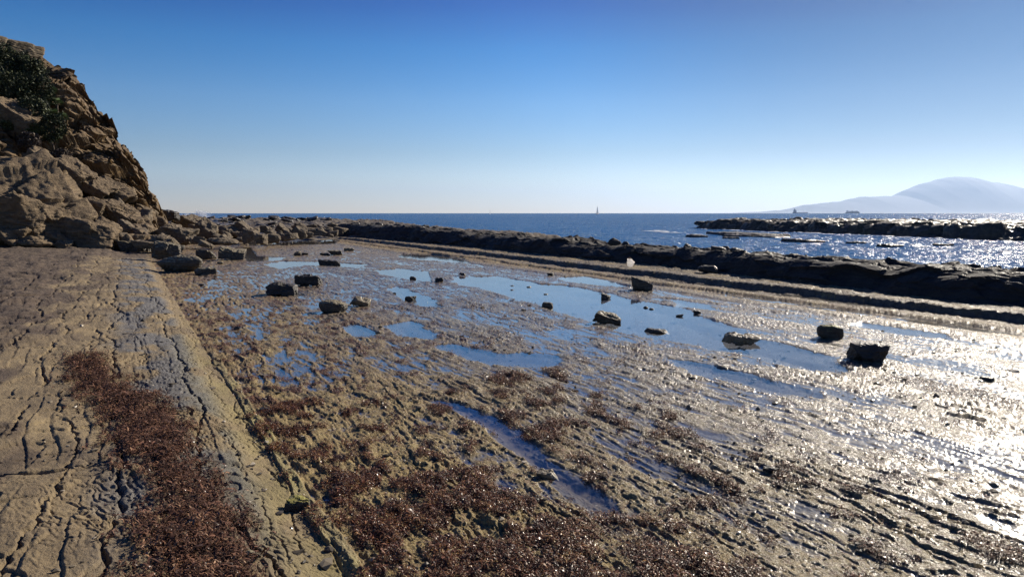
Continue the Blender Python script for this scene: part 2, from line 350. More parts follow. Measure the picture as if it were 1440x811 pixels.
def base_height(X, Y, lod=True):
    """height of the shore and its surface masks"""
    W = .22*pn2(X/2.2, Y/6)+.07*pn2(X/.5, Y/1.6, 4)
    Xw = X+W
    # --- the flat: cuesta-like ripples running along Y, undulations, pools
    und = .0105*fb2(Xw/1.3, Y/3.8, 3, 1)+.0075*fb2(Xw/.28, Y/1.1, 3, 9)
    jag = fb2(X/.10, Y/.16, 3, 11)
    ph = Xw/.42+1.5*fb2(Xw/.9, Y/2.6, 3, 2)+.16*jag
    fr = ph-np.floor(ph); saw = ss(0, .05, fr)*(1-fr)-.35*ss(.93, .99, fr)
    ph2 = Xw/.15+1.6*fb2(Xw/.30, Y/.85, 2, 5)+.30*jag
    f2 = ph2-np.floor(ph2); saw2 = ss(0, .09, f2)*(1-f2)-.3*ss(.88, .98, f2)
    amp = .45+.75*ss(-.5, .5, pn2(X/1.7, Y/2.9, 8))
    near = ss(30, 12, Y)
    rough_ = fb2(X/.09, Y/.16, 3, 12)
    strk = 1.25*fb2((Xw+.08*pn2(X/.3, Y/.6, 15))/.085, Y/.6, 3, 16)*(.7+.5*ss(3, 6, X))
    flat = .0168+.006*ss(5.5, 4.0, X)*ss(9, 7, Y)+.004*ss(5.2, 4.2, X)*ss(7, 8, Y)*ss(15, 13, Y)+und+amp*(.020*saw*ss(-.15, .25, pn2(X/.8, Y/1.7, 18))+(.009+.004*ss(3, 5, X))*saw2*(.5+.5*near)*ss(-.3, .2, .25*ss(3, 5, X)+ pn2(X/.5, Y/1.0, 19)))-.016+(.0085*strk+.0048*rough_+.0030*fb2(X/.024, Y/.036, 2, 14)*near)*(1+1.1*ss(5.5, 2.5, X)+.6*ss(12, 20, Y))
    flat = flat+.006*ss(20, 40, Y)
    pool = np.full(X.shape, -9.); wx = X+.10*pn2(X/.45, Y/.9, 21); wy = Y+.28*pn2(X/.6, Y/1.1, 22)
    for i, p in enumerate(POOLS):
        c = np.array(p); s_ = poly_sd(wx, wy, p); pool = np.maximum(pool, s_*(1.0))
    pm = ss(-.10, .06, pool+.05*rough_)
    depth = .035+.09*ss(0, .6, pool)
    flat = flat*(1-pm)+pm*(-depth+.25*und)
    rim = ss(-.7, -.1, pool)*(1-pm)*ss(9, 14, Y+X*.3); flat = flat+rim*.006
    carpet = ss(-.15, .2, poly_sd(X+.25*pn2(X/.5, Y/.6, 31), Y+.3*pn2(X/.5, Y/.7, 32), CARPET))
    flat = flat+carpet*.016*(1-pm)
    # --- ledges below the ridge
    e1 = 14.4+.25*pn2(X*0, Y/3.1, 41)+.05*pn2(X*0, Y/.6, 42); e2 = 15.9+.22*pn2(X*0, Y/2.6, 43)+.06*pn2(X*0, Y/.5, 44)
    lj = .03*pn2(X*0, Y/.8, 46)+.10*pn2(X*0, Y/2.3, 47); led = ss(e1+lj, e1+.07+lj, X)*.06-ss(e1+.3, e1+1.2, X)*.08+ss(e2+lj, e2+.16+lj, X)*.17-ss(e2+.3, e2+1.4, X)*.06+.03*fb2(X/.25, Y/.6, 4, 48)*ss(14, 15.5, X)
    e3 = 13.2+.3*pn2(X*0, Y/4, 45); led = led+ss(e3, e3+.06, X)*.03-ss(e3+.2, e3+.9, X)*.045*ss(30, 10, Y)
    flat = flat+led*ss(62, 54, Y)
    # --- beyond the ridge the bottom drops under the sea
    drop = ss(21, 26, X-.0*Y)
    flat = flat-1.6*drop
    # --- far boulder ground and reef platform
    yb = 57+2.*pn2(X/4, Y*0, 51)+1.0*ss(8, 0, X)
    far = ss(0, 4, Y-yb)
    blk = fb2(X/3.0, Y/4.0, 4, 52)
    farh = .22+.95*ss(8, 62, Y-yb)+.28*blk+.10*np.round(fb2(X/1.3, Y/2.2, 3, 53)*4)/2
    farh = farh*(1-ss(34, 46, X+.05*(Y-60)+3*pn2(Y/15, X/15, 54)))-1.7*ss(36, 48, X+.05*(Y-60)+3*pn2(Y/15, X/15, 54))
    farh = farh-3*ss(125, 150, Y+6*pn2(X/14, Y/20, 55))
    h = flat*(1-far)+farh*far
    # --- the tan slab
    edge = 1.03+.035*pn2(X*0, Y/1.1, 61)+.012*pn2(X*0, Y/.25, 62)
    dx = edge-X; sl = ss(-.015, .02, dx)
    up = .03+.055*ss(0, .35, dx)+.22*(1-np.exp(-np.maximum(dx, 0)/2.6))+.03*np.maximum(dx-3, 0)
    a = R(-20); rx = X*math.cos(a)-Y*math.sin(a); ry = X*math.sin(a)+Y*math.cos(a)
    dx1 = rx+.05*pn2(rx/.2, ry/.4, 63)
    ph = dx1/.085+1.7*fb2(rx/.16, ry/.30, 3, 64); fr = ph-np.floor(ph); sw = ss(0, .25, fr)*(1-fr)
    scal = ss(-.35, .4, pn2(X/.9, Y/1.6, 65))*ss(2.6, 1.2, dx+.4*pn2(X/.6, Y/.9, 60))*.95+.2
    up = up+scal*.017*sw+.012*fb2(X/.45, Y/.7, 4, 66)+.0035*fb2(X/.05, Y/.06, 3, 67)
    up = up+.03*fb2(X/1.2, Y/1.5, 3, 68)*ss(.2, 1.2, dx)
    crack = np.zeros(X.shape)
    for k, (cx, wd, dp) in enumerate([(.55, .016, .045), (.90, .010, .02), (.80, .008, .015), (.12, .012, .03), (-.22, .016, .045), (-.58, .013, .035), (-1.0, .018, .05), (-1.6, .02, .05), (-2.3, .02, .05)]):
        c = cx+.16*pn2(X*0, Y/2.2, 75+k)+.07*pn2(X*0, Y/.9, 70+k)+.035*pn2(X*0, Y/.17, 80+k)+.018*pn2(X*0, Y/.05, 90+k)
        gate = ss(-.30, .0, pn2(X*0, Y/1.0, 100+k)+(.25 if k in (0, 4) else 0))
        wv = wd*(.7+.9*pn2(X*0, Y/.12, 110+k)**2*3)
        crack = np.maximum(crack, dp*gate*ss(wv*1.3, wv*.3, np.abs(X-c)))
    for k, (ly, x0, x1, wd, dp, slope) in enumerate([(at(90,668,.2)[1], -3, .35, .03, .07, -.25), (at(20,700,.2)[1], -3, -.6, .014, .04, .12), (6.9, -2, -.1, .012, .03, .2), (8.7, -3, .9, .018, .04, -.1), (12.2, -5, .8, .03, .06, .15), (15.4, -5, 1, .035, .06, -.05), (19.6, -6, 1, .05, .08, .12), (25.5, -6, 1, .07, .09, -.1), (at(20,762,.2)[1], -3, -.55, .012, .035, -.35)]):
        c = ly+slope*X+.09*pn2(X/.5, Y*0, 120+k)+.03*pn2(X/.12, Y*0, 130+k)
        wv = wd*(.45+1.3*ss(-.4, .6, pn2(X/.33, Y*0, 140+k)))
        crack = np.maximum(crack, dp*ss(wv, wv*.3, np.abs(Y-c))*ss(x0-.1, x0+.2, X)*ss(x1+.1, x1-.3, X))
    lay = fb2(X/1.1, Y/1.6, 5, 155, .42)*2.5; fl = np.floor(lay); fx_ = lay-fl; up = up+.016*(fl+ss(0, .10, fx_))*ss(.1, .5, dx)-.006*ss(.93, .99, fx_)
    pb = (X+.10*pn2(X/.5, Y/1.4, 190)+.03*pn2(X/.1, Y/.35, 191))/.21+.5*pn2(X/.6, Y/2.4, 192); fb_ = pb-np.floor(pb)
    up = up+(.013*ss(0, .10, fb_)*(1-fb_)-.005*ss(.92, .99, fb_))*ss(-.35, .15, pn2(X/.5, Y/1.5, 193))*ss(.15, .5, dx)
    up = up-crack
    left = ss(1.9, 3.2, dx+.5*pn2(X, Y/3, 69))*ss(8, 14, Y)+ss(33, 40, Y+3*pn2(X/2, Y*0, 151))
    left = np.clip(left, 0, 1)
    up = up+left*(.05*fb2(X/1.2, Y/1.6, 5, 152)+.10*np.abs(pn2(X/.7, Y/1.0, 153))*ss(0, 1, dx-1))
    slabend = ss(38, 35, Y+1.5*pn2(X/1.5, Y*0, 154))
    up = up-(1-slabend)*.22*ss(-1.5, 1, X)
    up = up+ss(36, 62, Y)*.15
    h2 = h*(1-sl)+np.maximum(up, h+.005)*sl
    # second lower step beside the edge
    e2_ = 1.03+.13+.03*pn2(X*0, Y/.8, 63)
    st = ss(e2_+.02, e2_-.02, X)*(1-sl)*ss(14, 9, Y)
    h2 = h2+st*(.03-.0*X)
    gapz = ss(.016, .004, np.abs(X-edge-.012))*ss(14, 9, Y)*.02
    h2 = h2-gapz
    # --- masks
    m = {}
    dryn = fb2(X/.6, Y/1.2, 4, 160)
    m['slab'] = np.clip(np.maximum(sl*ss(-.2, 0, 62-Y), st), 0, 1)
    gx = ss(.95, .45, np.abs(dx-.55+.25*pn2(Y/1.1, X/2, 161)))*ss(-.15, .35, dryn+.25)*ss(.12, .35, dx)
    m['grey'] = np.clip(gx*ss(3.5, 5.5, Y)*.9+crack*4*.2, 0, 1)*(1-left)
    m['moss'] = ss(.75, .05, dx+.25*dryn)*.42*ss(17, 9, Y)*ss(-.5, .5, dryn+.1)+st*.35
    drift = ss(-.14, .26, .13*fb2(X/.05, Y/.07, 2, 178)+poly_sd(X+.16*pn2(X/.22, Y/.3, 162), Y+.3*pn2(X/.25, Y/.3, 163), DRIFT)+.10*fb2(X/.12, Y/.2, 3, 164))
    m['dirt'] = np.clip(left*.9+ss(-.05, .35, fb2(X/1.0, Y/2.5, 4, 165)-.15+.5*ss(1.6, 3.2, dx))*ss(.6, 1.8, dx)*.85, 0, 1)
    wn = fb2(X/.30, Y/.42, 4, 170)                        # weed clumps on the flat
    wbig = fb2(X/1.8, Y/2.2, 3, 171)
    patch = np.zeros(X.shape)
    for p in PATCHES:
        patch = np.maximum(patch, ss(-.06, .12, poly_sd(X+.14*pn2(X/.2, Y/.25, 172), Y+.2*pn2(X/.22, Y/.25, 173), p)))
    leftw = ss(7.5, 2.0, X)*ss(4, 9, Y)
    sc1 = ss(.42, .80, wn+.42*wbig+.20*leftw-.10*ss(7, 9, X)+.35*fb2(X/.06, Y/.08, 2, 177))*(1-.6*pm)
    cw = carpet*ss(-.04, .50, wn*.9+wbig*.45+.30*ss(6.5, 3.5, Y)*ss(4.2, 2.4, X)+.12*fb2(X/.07, Y/.09, 2, 176))
    farw = np.maximum(ss(5, 13, Y)*(.55+.45*ss(10, 22, Y)), ss(12.5, 14.5, X))*ss(-.25, .35, fb2(X/.35, Y/.8, 3, 174)+.15)*.75*(1-pm)
    weed = np.clip(np.maximum(np.maximum(sc1, cw), patch*ss(-.5, -.1, wn))*(1-sl), 0, 1)
    weed = weed*ss(13.4, 12.6, X)
    m['weed'] = weed; m['drift'] = drift*sl
    m['weedc'] = np.clip(np.maximum(np.maximum(weed, farw*.7*ss(17.6, 16.5, X)), 0), 0, 1)*(1-far)
    lump = np.abs(fb2(X/.07, Y/.09, 3, 175))
    wl = np.maximum(weed, drift*sl)
    h2 = h2+drift*sl*(.010+.045*lump)+weed*(1-sl)*(.004+(.012+.016*carpet)*lump)*(1-.5*pm)
    m['weedc'] = np.maximum(m['weedc'], m['drift'])
    m['slab'] = m['slab']*(1-m['drift'])
    chn = ss(-.1, .05, poly_sd(wx, wy, CHAN)); m['silt'] = np.clip(ss(.011, .003, h2+.15*und)+.8*pm, 0, 1)*(1-weed)
    m['wet'] = np.clip((1-sl)*(1.-.55*ss(16, 40, Y))*(1-.35*carpet), 0, 1)+.55*m['grey']*sl*ss(0, .4, dryn+.2)
    m['wet'] = np.clip(m['wet']*(1-.75*ss(6.5, 1.8, X+.5*pn2(X, Y/2, 180)))*(1-.75*ss(12.8, 14.2, X)), 0, 1)
    m['reef'] = np.clip(.95*chn+far+ss(19, 21, X)+.85*ss(14.2, 15.6, X)*ss(-.6, .1, dryn), 0, 1)
    return h2, m, crack
def gh(x, y):
    h, _, _ = base_height(np.array([float(x)]), np.array([float(y)])); return float(h[0])

# ------------------------------------------------------------------ ground sheet: polar sheet round the viewpoint
rs = [.35]
while rs[-1] < 175:
    r = rs[-1]; rs.append(r+(.03 if r < 2.2 else min(.68*r*r/1500, .006*r)))
rs = np.array(rs)
az = np.concatenate([np.arange(-180, -44, 2.), np.arange(-44, 44, .062), np.arange(44, 180, 2.)])
azr = np.radians(az)+YAW
RR, AA = np.meshgrid(rs, azr, indexing='ij')
GX = (RR*np.sin(AA)).ravel(); GY = (RR*np.cos(AA)).ravel()
GZ, GM, _ = base_height(GX, GY)
co = np.stack([GX, GY, GZ], 1)
fc = grid_faces(len(rs), len(az), True)[:, ::-1]
me = mesh_np('shore_ground', co, fc, True, {k: GM[k] for k in ('slab', 'grey', 'moss', 'dirt', 'weedc', 'silt', 'wet', 'reef')})
obj('ground', me, MG, kind='structure')
# deep sea bed far below so that nothing floats over a void
n = 64; t = np.linspace(0, math.tau, n, endpoint=False)
bed = np.concatenate([[[0, 0, -6.]], np.stack([9000*np.sin(t), 9000*np.cos(t), np.full(n, -6.)], 1)])
obj('sea_bed', mesh_np('sea_bed', bed, [(0, (i+1) % n+1, i+1) for i in range(n)]), mat_plain('sea_bed_silt', (.05, .05, .045)), kind='structure')

# pool water: one level sheet that shows wherever the rock dips below it
pw = mesh_np('pool_water', [(1.12, -6, 0), (19.3, -6, 0), (19.3, 75, 0), (1.12, 75, 0)], [(0, 1, 2, 3)])
obj('pool_water', pw, mat_water('clear_pool_water', .12, (.97, .97, .95)), kind='structure')

# ------------------------------------------------------------------ open sea
rs = [14.]
while rs[-1] < 420: rs.append(rs[-1]+max(.09, rs[-1]*.0045))
rs += list(np.geomspace(430, 6200, 60)); rs = np.array(rs)
az = np.concatenate([np.arange(-180, -42, 4.), np.arange(-42, 44, .12), np.arange(44, 180, 4.)]); azr = np.radians(az)+YAW
RR, AA = np.meshgrid(rs, azr, indexing='ij'); X = (RR*np.sin(AA)).ravel(); Y = (RR*np.cos(AA)).ravel()
a = R(35); rx = X*math.cos(a)+Y*math.sin(a); ry = -X*math.sin(a)+Y*math.cos(a)
rr = RR.ravel()
amp = ss(20, 60, rr)
Z = SEA+(.10*fb2(rx/6, ry/14, 2, 201)+.055*(1-2*np.abs(pn2(rx/2.1, ry/4.2, 203)))*ss(300, 100, rr)+.03*pn2(rx/.8, ry/1.3, 205)*ss(90, 40, rr))*(.35+.65*amp)*ss(1500, 300, rr)
foam = np.zeros(len(Z))
def foam_streak(u0, v0, u1, v1, wd, s, thr=.0, gain=1.):
    global foam, Z
    a_ = np.array(at(u0, v0, SEA)); b_ = np.array(at(u1, v1, SEA)); e = b_-a_; L = np.hypot(*e)
    t = ((X-a_[0])*e[0]+(Y-a_[1])*e[1])/L**2; d = np.abs((X-a_[0])*e[1]-(Y-a_[1])*e[0])/L
    d = np.abs(d+wd*.8*pn2(t*L/3, t*0, s))
    m = ss(wd, wd*.3, d)*ss(-.05, .1, t)*ss(1.05, .9, t)*ss(thr, thr+.35, fb2(X/.8, Y/.8, 3, s+2)+.25*pn2(t*L/9, t*0, s+1))*gain
    foam = np.maximum(foam, m); Z = Z+.12*m
foam_streak(918, 325, 950, 329, 1.6, 210, -.2)
foam_streak(1050, 325, 1440, 341, .5, 214, -.05)
foam_streak(1100, 339, 1300, 342, 1.0, 216, .0)
foam_streak(1240, 344, 1440, 357, 1.0, 218, .05)
foam_streak(980, 322, 1050, 325, .5, 222, .1)
foam_streak(860, 316, 960, 320, 1.0, 224, .25, .6)
foam_streak(255, 304.3, 330, 304.6, 6, 226, -.3)
sea_me = mesh_np('sea', np.stack([X, Y, Z], 1), grid_faces(len(rs), len(az), True)[:, ::-1], True, {'foam': foam})
obj('sea', sea_me, mat_sea(), kind='structure')

# ------------------------------------------------------------------ rocks
def ico(n):
    import bmesh
    bm = bmesh.new(); bmesh.ops.create_icosphere(bm, subdivisions=n, radius=1)
    v = np.array([x.co[:] for x in bm.verts]); f = np.array([[y.index for y in x.verts] for x in bm.faces]); bm.free()
    v /= np.linalg.norm(v, axis=1)[:, None]; return v, f
ICO = {n: ico(n) for n in (3, 4, 5, 6)}
def rotm(ax, ay, az_):
    ca, sa, cb, sb, cc, sc_ = math.cos(ax), math.sin(ax), math.cos(ay), math.sin(ay), math.cos(az_), math.sin(az_)
    return np.array([[cc, -sc_, 0], [sc_, cc, 0], [0, 0, 1]])@np.array([[cb, 0, sb], [0, 1, 0], [-sb, 0, cb]])@np.array([[1, 0, 0], [0, ca, -sa], [0, sa, ca]])
def rock_mesh(name, w_, d_, h_, kind='block', seed=0, res=4, tilt=(0, 0), rough=1., bed=True, rz=0):
    """a broken block: planes cut from a sphere, softened, then weathered; base at z=0"""
    r = np.random.default_rng(seed+1000); v, f = ICO[res]
    if kind in ('block', 'slab', 'wedge'):
        N = [(1, 0, 0), (-1, 0, 0), (0, 1, 0), (0, -1, 0), (0, 0, 1), (0, 0, -1)]
        N = [np.array(x)+r.normal(0, .16, 3)*(0 if kind == 'slab' and abs(x[2]) else 1) for x in N]; hh = [r.uniform(.86, 1.1) for _ in N]
        for _ in range(5 if kind != 'slab' else 4):
            q = r.normal(size=3); q[2] *= .8; N.append(q); hh.append(r.uniform(1.0, 1.3))
        if kind == 'wedge': N[4] = np.array([r.uniform(.35, .6), r.uniform(-.3, .1), 1]); hh[4] = .62
        k = 40
    elif kind == 'barrel': N = [(1, 0, 0), (-1, 0, 0), (0, 1, 0), (0, -1, 0), (0, 0, 1), (0, 0, -1)]; hh = [1, 1, 1, 1, .95, .9]; k = 3.2
    else:
        N = [r.normal(size=3) for _ in range(34)]; hh = [r.uniform(.93, 1.07) for _ in N]; k = 12
    N = np.array([x/np.linalg.norm(x) for x in N]); hh = np.array(hh)
    d = np.maximum(v@N.T, 1e-3)/hh
    rad = (d**k).sum(1)**(-1./k)
    p = v*rad[:, None]
    p *= np.array([w_, d_, h_])/2
    s = (w_*d_*h_)**(1/3.)
    q = p/s+seed*3.1
    n_ = (.05 if kind in ('block', 'slab', 'wedge') else .09)*fb3(q*1.6, 3, seed % 7)+.045*fb3(q*5, 5, 3, .62)
    if bed:
        zz = (p[:, 2]/h_+.06*pn3(q*1.5, 5))*r.uniform(4, 7)
        fz = zz-np.floor(zz); n_ = n_+.075*(ss(0, .25, fz)*(1-.6*fz)-.5)*np.clip(1-np.abs(v[:, 2]), 0, 1)
    cv, e = cells3(q*2.1, seed); n_ = n_+(.11 if kind not in ('round', 'barrel') else .02)*cv
    if res >= 5: n_ = n_+.02*fb3(q*14, 2, 8)
    if res >= 6 and kind in ('block', 'slab', 'wedge'): n_ = n_+.030*cells3(q*np.array([5, 5, 8.]), seed+2)[0]
    p = p+v*(n_*s*.62*rough)[:, None]
    p = p@rotm(tilt[0], tilt[1], rz).T
    p[:, 2] -= p[:, 2].min()+.18*h_
    return mesh_np(name, p, f, True)
ROCKN = [0]
def rock(name, x, y, z, w_, d_, h_, mat, label=None, cat='boulder', group=None, kind='block', res=4, tilt=None, rz=None, rough=1., sink=0.):
    ROCKN[0] += 1; sdn = ROCKN[0]; rr_ = random.Random(sdn)
    tilt = tilt if tilt is not None else (rr_.uniform(-.25, .25), rr_.uniform(-.25, .25))
    me = rock_mesh(name, w_, d_, h_, kind, sdn, res, tilt, rough, rz=rz if rz is not None else rr_.uniform(0, 6.28))
    o = obj(name, me, mat); o.location = (x, y, z-sink)
    if label: o['label'] = label; o['category'] = cat
    if group: o['group'] = group
    return o
VA = YAW        # level angle that makes a rock's long side face the viewpoint
# rocks on the flat:  u, base v, width px, height px, kind, material, name, label
flat_rocks = [
 (1221, 510, 47, 25, 'block', MDARK, 'boulder', 'big black squarish boulder with notched right side, right of the long pool', 0),
 (1167, 477, 36, 21, 'barrel', MMOSS, 'boulder', 'barrel-shaped dark boulder with a yellow-green mossy top', 0),
 (1040, 482, 43, 11, 'slab', MPALE, 'flat_stone', 'long pale flat stone lying in the lower end of the long pool', .1),
 (855, 454, 33, 14, 'wedge', MSTONE, 'stone', 'wedge-shaped stone with light top at the near edge of the long pool', .2),
 (904, 409, 27, 15, 'wedge', MSTONE, 'stone', 'angular stone with slanting light top, pointed at its left end, beyond the pool', -.3),
 (770, 432, 16, 11, 'barrel', MSTONE, 'stone', 'small rounded stone standing in the long pool with its reflection below', 0),
 (851, 420, 11, 9, 'wedge', MDARK, 'stone', 'small black pointed stone on the thin spit across the long pool', 0),
 (926, 468, 23, 6, 'slab', MDARK, 'flat_stone', 'low black flat stone lapped by water near the pool edge', 0),
 (908, 433, 7, 5, 'round', MDARK, 'pebble', 'left one of two tiny black pebbles beside the long pool', 0),
 (916, 435, 7, 4, 'round', MDARK, 'pebble', 'right one of two tiny black pebbles beside the long pool', 0),
 (955, 445, 8, 4, 'block', MSTONE, 'pebble', 'small speckled pebble on the far rim of the long pool', 0),
 (468, 440, 40, 20, 'round', MSTONE, 'boulder', 'rounded brown boulder beside the small pale flat stone', 0),
 (509, 431, 25, 11, 'wedge', MPALE, 'flat_stone', 'small pale cream stone just right of the rounded brown boulder', .3),
 (396, 416, 42, 14, 'block', MDARK, 'boulder', 'long black boulder with ragged right end beside a small puddle', 0),
 (433, 402, 33, 11, 'block', MDARK, 'boulder', 'rough black boulder with crusted top behind the long black one', 0),
 (463, 373, 26, 8, 'slab', MDARK, 'flat_stone', 'black lozenge-like flat stone on the brown weed near the far puddles', 0),
 (576, 422, 14, 7, 'block', MDARK, 'stone', 'small black block standing in a narrow blue puddle', 0),
 (581, 393, 9, 6, 'round', MDARK, 'stone', 'small black stone at the rim of the far forked puddle', 0),
 (618, 397, 10, 6, 'block', MDARK, 'stone', 'small black stone on the weed between the forked puddle and the long pool', 0),
 (555, 414, 5, 3, 'round', MDARK, 'pebble', 'tiny black pebble beside the narrow puddle', 0),
 (258, 383, 50, 26, 'round', MSTONE, 'boulder', 'rough encrusted dark boulder with knobbly top beyond the slab end', 0),
 (236, 368, 34, 20, 'block', MSTONE, 'boulder', 'blocky boulder with pitted face behind the encrusted one', 0),
 (290, 386, 28, 9, 'slab', MSTONE, 'flat_stone', 'low flat stone right beside the encrusted boulder', 0),
 (289, 365, 21, 10, 'block', MSTONE, 'boulder', 'dark rectangular boulder between the blocky and the double-humped boulders', 0),
 (325, 366, 35, 12, 'block', MSTONE, 'boulder', 'double-humped long boulder beside the small white-blue puddle', 0),
 (190, 355, 40, 13, 'block', MSTONE, 'boulder', 'long low boulder at the far end of the tan slab', 0),
 (239, 356, 30, 11, 'block', MSTONE, 'boulder', 'dark boulder tucked behind the pitted blocky one', 0),
 (419, 360, 9, 5, 'block', MSTONE, 'stone', 'small dark stone by the thin far puddles, left of its twin', 0),
 (429, 359, 8, 3, 'slab', MSTONE, 'stone', 'small low stone by the thin far puddles, right of its twin', 0),
 (457, 359, 12, 3, 'slab', MSTONE, 'flat_stone', 'thin brown stone at the end of a far puddle', 0),
 (473, 359, 17, 5, 'slab', MSTONE, 'flat_stone', 'low olive stone between two far puddles', 0),
 (491, 353, 12, 4, 'slab', MPALE, 'flat_stone', 'small yellowish flat stone near the far pool', 0),
 (372, 581, 15, 5, 'round', MDARK, 'pebble', 'single black pebble on the weed beside the yellow slab edge', 0),
 (767, 673, 25, 11, 'slab', MPALE, 'flat_stone', 'flat tan stone standing in the dark channel among weed', .2),
 (421, 723, 33, 13, 'block', MMOSS, 'stone', 'brick-like olive stone lodged against the slab edge', 0),
 (1060, 532, 8, 3, 'round', MDARK, 'pebble', 'tiny dark pebble below the narrow second pool', 0),
 (1082, 668, 20, 5, 'slab', MDARK, 'flat_stone', 'thin dark flake lying on the glistening rock at right', 0),
 (1386, 537, 15, 4, 'slab', MDARK, 'flat_stone', 'thin dark flake beside the brown weed strip at far right', 0),
 (350, 772, 17, 12, 'round', MSTONE, 'stone', 'small grey stone on the slab beside the drifted weed', 0),
 (215, 788, 30, 4, 'slab', MSTONE, 'stone', 'long thin sliver of stone lying on the slab', 0),
 (768, 414, 7, 3, 'round', MSTONE, 'pebble', 'small tan pebble in the upper part of the long pool', 0),
 (744, 404, 7, 3, 'round', MPALE, 'pebble', 'tiny light pebble in the upper part of the long pool', 0),
 (720, 402, 6, 2.5, 'round', MPALE, 'pebble', 'tiny light pebble nearest the head of the long pool', 0),
 (720, 408, 6, 2.5, 'round', MDARK, 'pebble', 'tiny dark pebble near the head of the long pool', 0),
 (774, 388, 9, 3, 'slab', MDARK, 'flat_stone', 'small black stone beside the small far pool', 0),
 (980, 441, 10, 4, 'slab', MDARK, 'flat_stone', 'low dark stone where the long pool meets the far weed', 0),
 (995, 384, 29, 11, 'round', MDARK, 'boulder', 'rounded black boulder lying at the foot of the dark ridge', 0),
 (650, 388, 8, 3, 'block', MDARK, 'pebble', 'tiny black stone at the upper end of the long pool', 0),
 (310, 372, 9, 4, 'round', MSTONE, 'pebble', 'tiny dark stone just behind the low flat stone', 0),
 (283, 402, 8, 3, 'round', MDARK, 'pebble', 'tiny black pebble beyond the slab end in brown weed', 0),
]
CASUAL = {}
for (u, v, wp, hp, kd, mt, nm, lb, ti) in flat_rocks:
    onslab = nm == 'stone' and ('sliver' in lb or 'grey stone' in lb)
    z = .2 if onslab else (.1 if 'foot of the dark' in lb else .0)
    x, y = at(u, v, z)
    D = x*math.sin(YAW)+y*math.cos(YAW)
    w_ = wp*D/F*.95; h_ = max(hp*D/F*1.0, .02); dd = w_*(.62 if kd != 'round' else .75)
    k = (D+dd*.42)/D
    res = 6 if wp > 30 else (5 if wp > 10 else 4)
    g = gh(x*k, y*k)
    if onslab: zz = g
    else: zz = max(g, -.03)
    rock(nm, x*k, y*k, zz, w_*1.04, dd, h_*1.05, mt, lb, 'boulder' if nm == 'boulder' else ('pebble' if nm == 'pebble' else 'stone'), None, kd, res, tilt=(ti, .06), rz=-YAW-(u-720)/F*.8)

# ------------------------------------------------------------------ the dark ridge between the flat and the sea
def ridge():
    ys = [-8.]
    while ys[-1] < 66: ys.append(ys[-1]+max(.035, .0022*max(ys[-1], 0)))
    ys = np.array(ys); ns = 150
    s = np.linspace(0, 1, ns); S, YY = np.meshgrid(s, ys); S = S.ravel(); YY = YY.ravel()
    xb = 17.5+.9*ss(6, 20, YY)+.35*pn2(YY/6, YY*0, 301)+.12*pn2(YY/1.6, YY*0, 302)-.9*ss(40, 64, YY)
    top = .70+.13*pn2(YY/3.2, YY*0, 303)+.05*pn2(YY/1.1, YY*0, 304)+.03*np.round(pn2(YY/.8, YY*0, 305)*3)
    top = top*ss(-9, -5, YY)+.30*ss(38, 52, YY)+.12*ss(20, 30, YY)
    # profile: face (0-.55), top (.55-.85), back slope to under the sea
    f = np.clip(S/.6, 0, 1); t = np.clip((S-.6)/.25, 0, 1); b = np.clip((S-.85)/.15, 0, 1)
    X_ = xb-.15+f**1.15*1.15+t*2.2+b*2.4
    Z_ = -.22+(top+.22)*np.sin(f*math.pi/2*.98)**.9-t*.10-b*1.6
    P = np.stack([X_, YY, Z_], 1)
    # diagonal bedding planes on the face
    q = P*np.array([1.1, .42, 1.6])@rotm(.35, .2, .1).T
    c, e = cells3(q, 5); c2, e2 = cells3(q*2.7, 9)
    n1 = fb3(P*np.array([1, .5, 1.5])*1.3, 4, 6)
    ff = ss(.0, .1, S)*(1-.3*b)
    d = (.10*c+.035*c2+.10*n1)*ff
    crest = ss(.5, .62, S)*ss(.9, .75, S)
    nx = -np.cos(f*1.2)*(1-t); nz = .45+.6*t
    X_ = X_+d*nx; Z_ = Z_+d*nz+crest*(.06*np.clip(cells3(P*np.array([1.4, .9, .01]), 11)[0], -.5, 1)+.04*fb3(P*2.6, 3, 2))
    me = mesh_np('reef_ridge', np.stack([X_, YY, Z_], 1), grid_faces(len(ys), ns)[:, ::-1])
    return obj('reef_ridge', me, MRIDGE, kind='structure')
ridge()
def on_ridge(u, v, D, wp, hp, lb, kd='round', mat=MDARK, nm='boulder'):
    x, y, z = at_depth(u, v, D); s = D/F
    rock(nm, x, y, z, wp*s*.85, wp*s*.6, hp*s*1.15, mat, lb, 'boulder', None, kd, 5, (0, .1), -YAW, sink=hp*s*(.45 if u > 700 else .8))
def ridge_D(u, off=1.9):        # level distance to the ridge crest along this column of the photo
    x, y, up = ray(u, 340); t = (18.3+off)/x
    return (x*math.sin(YAW)+y*math.cos(YAW))*t
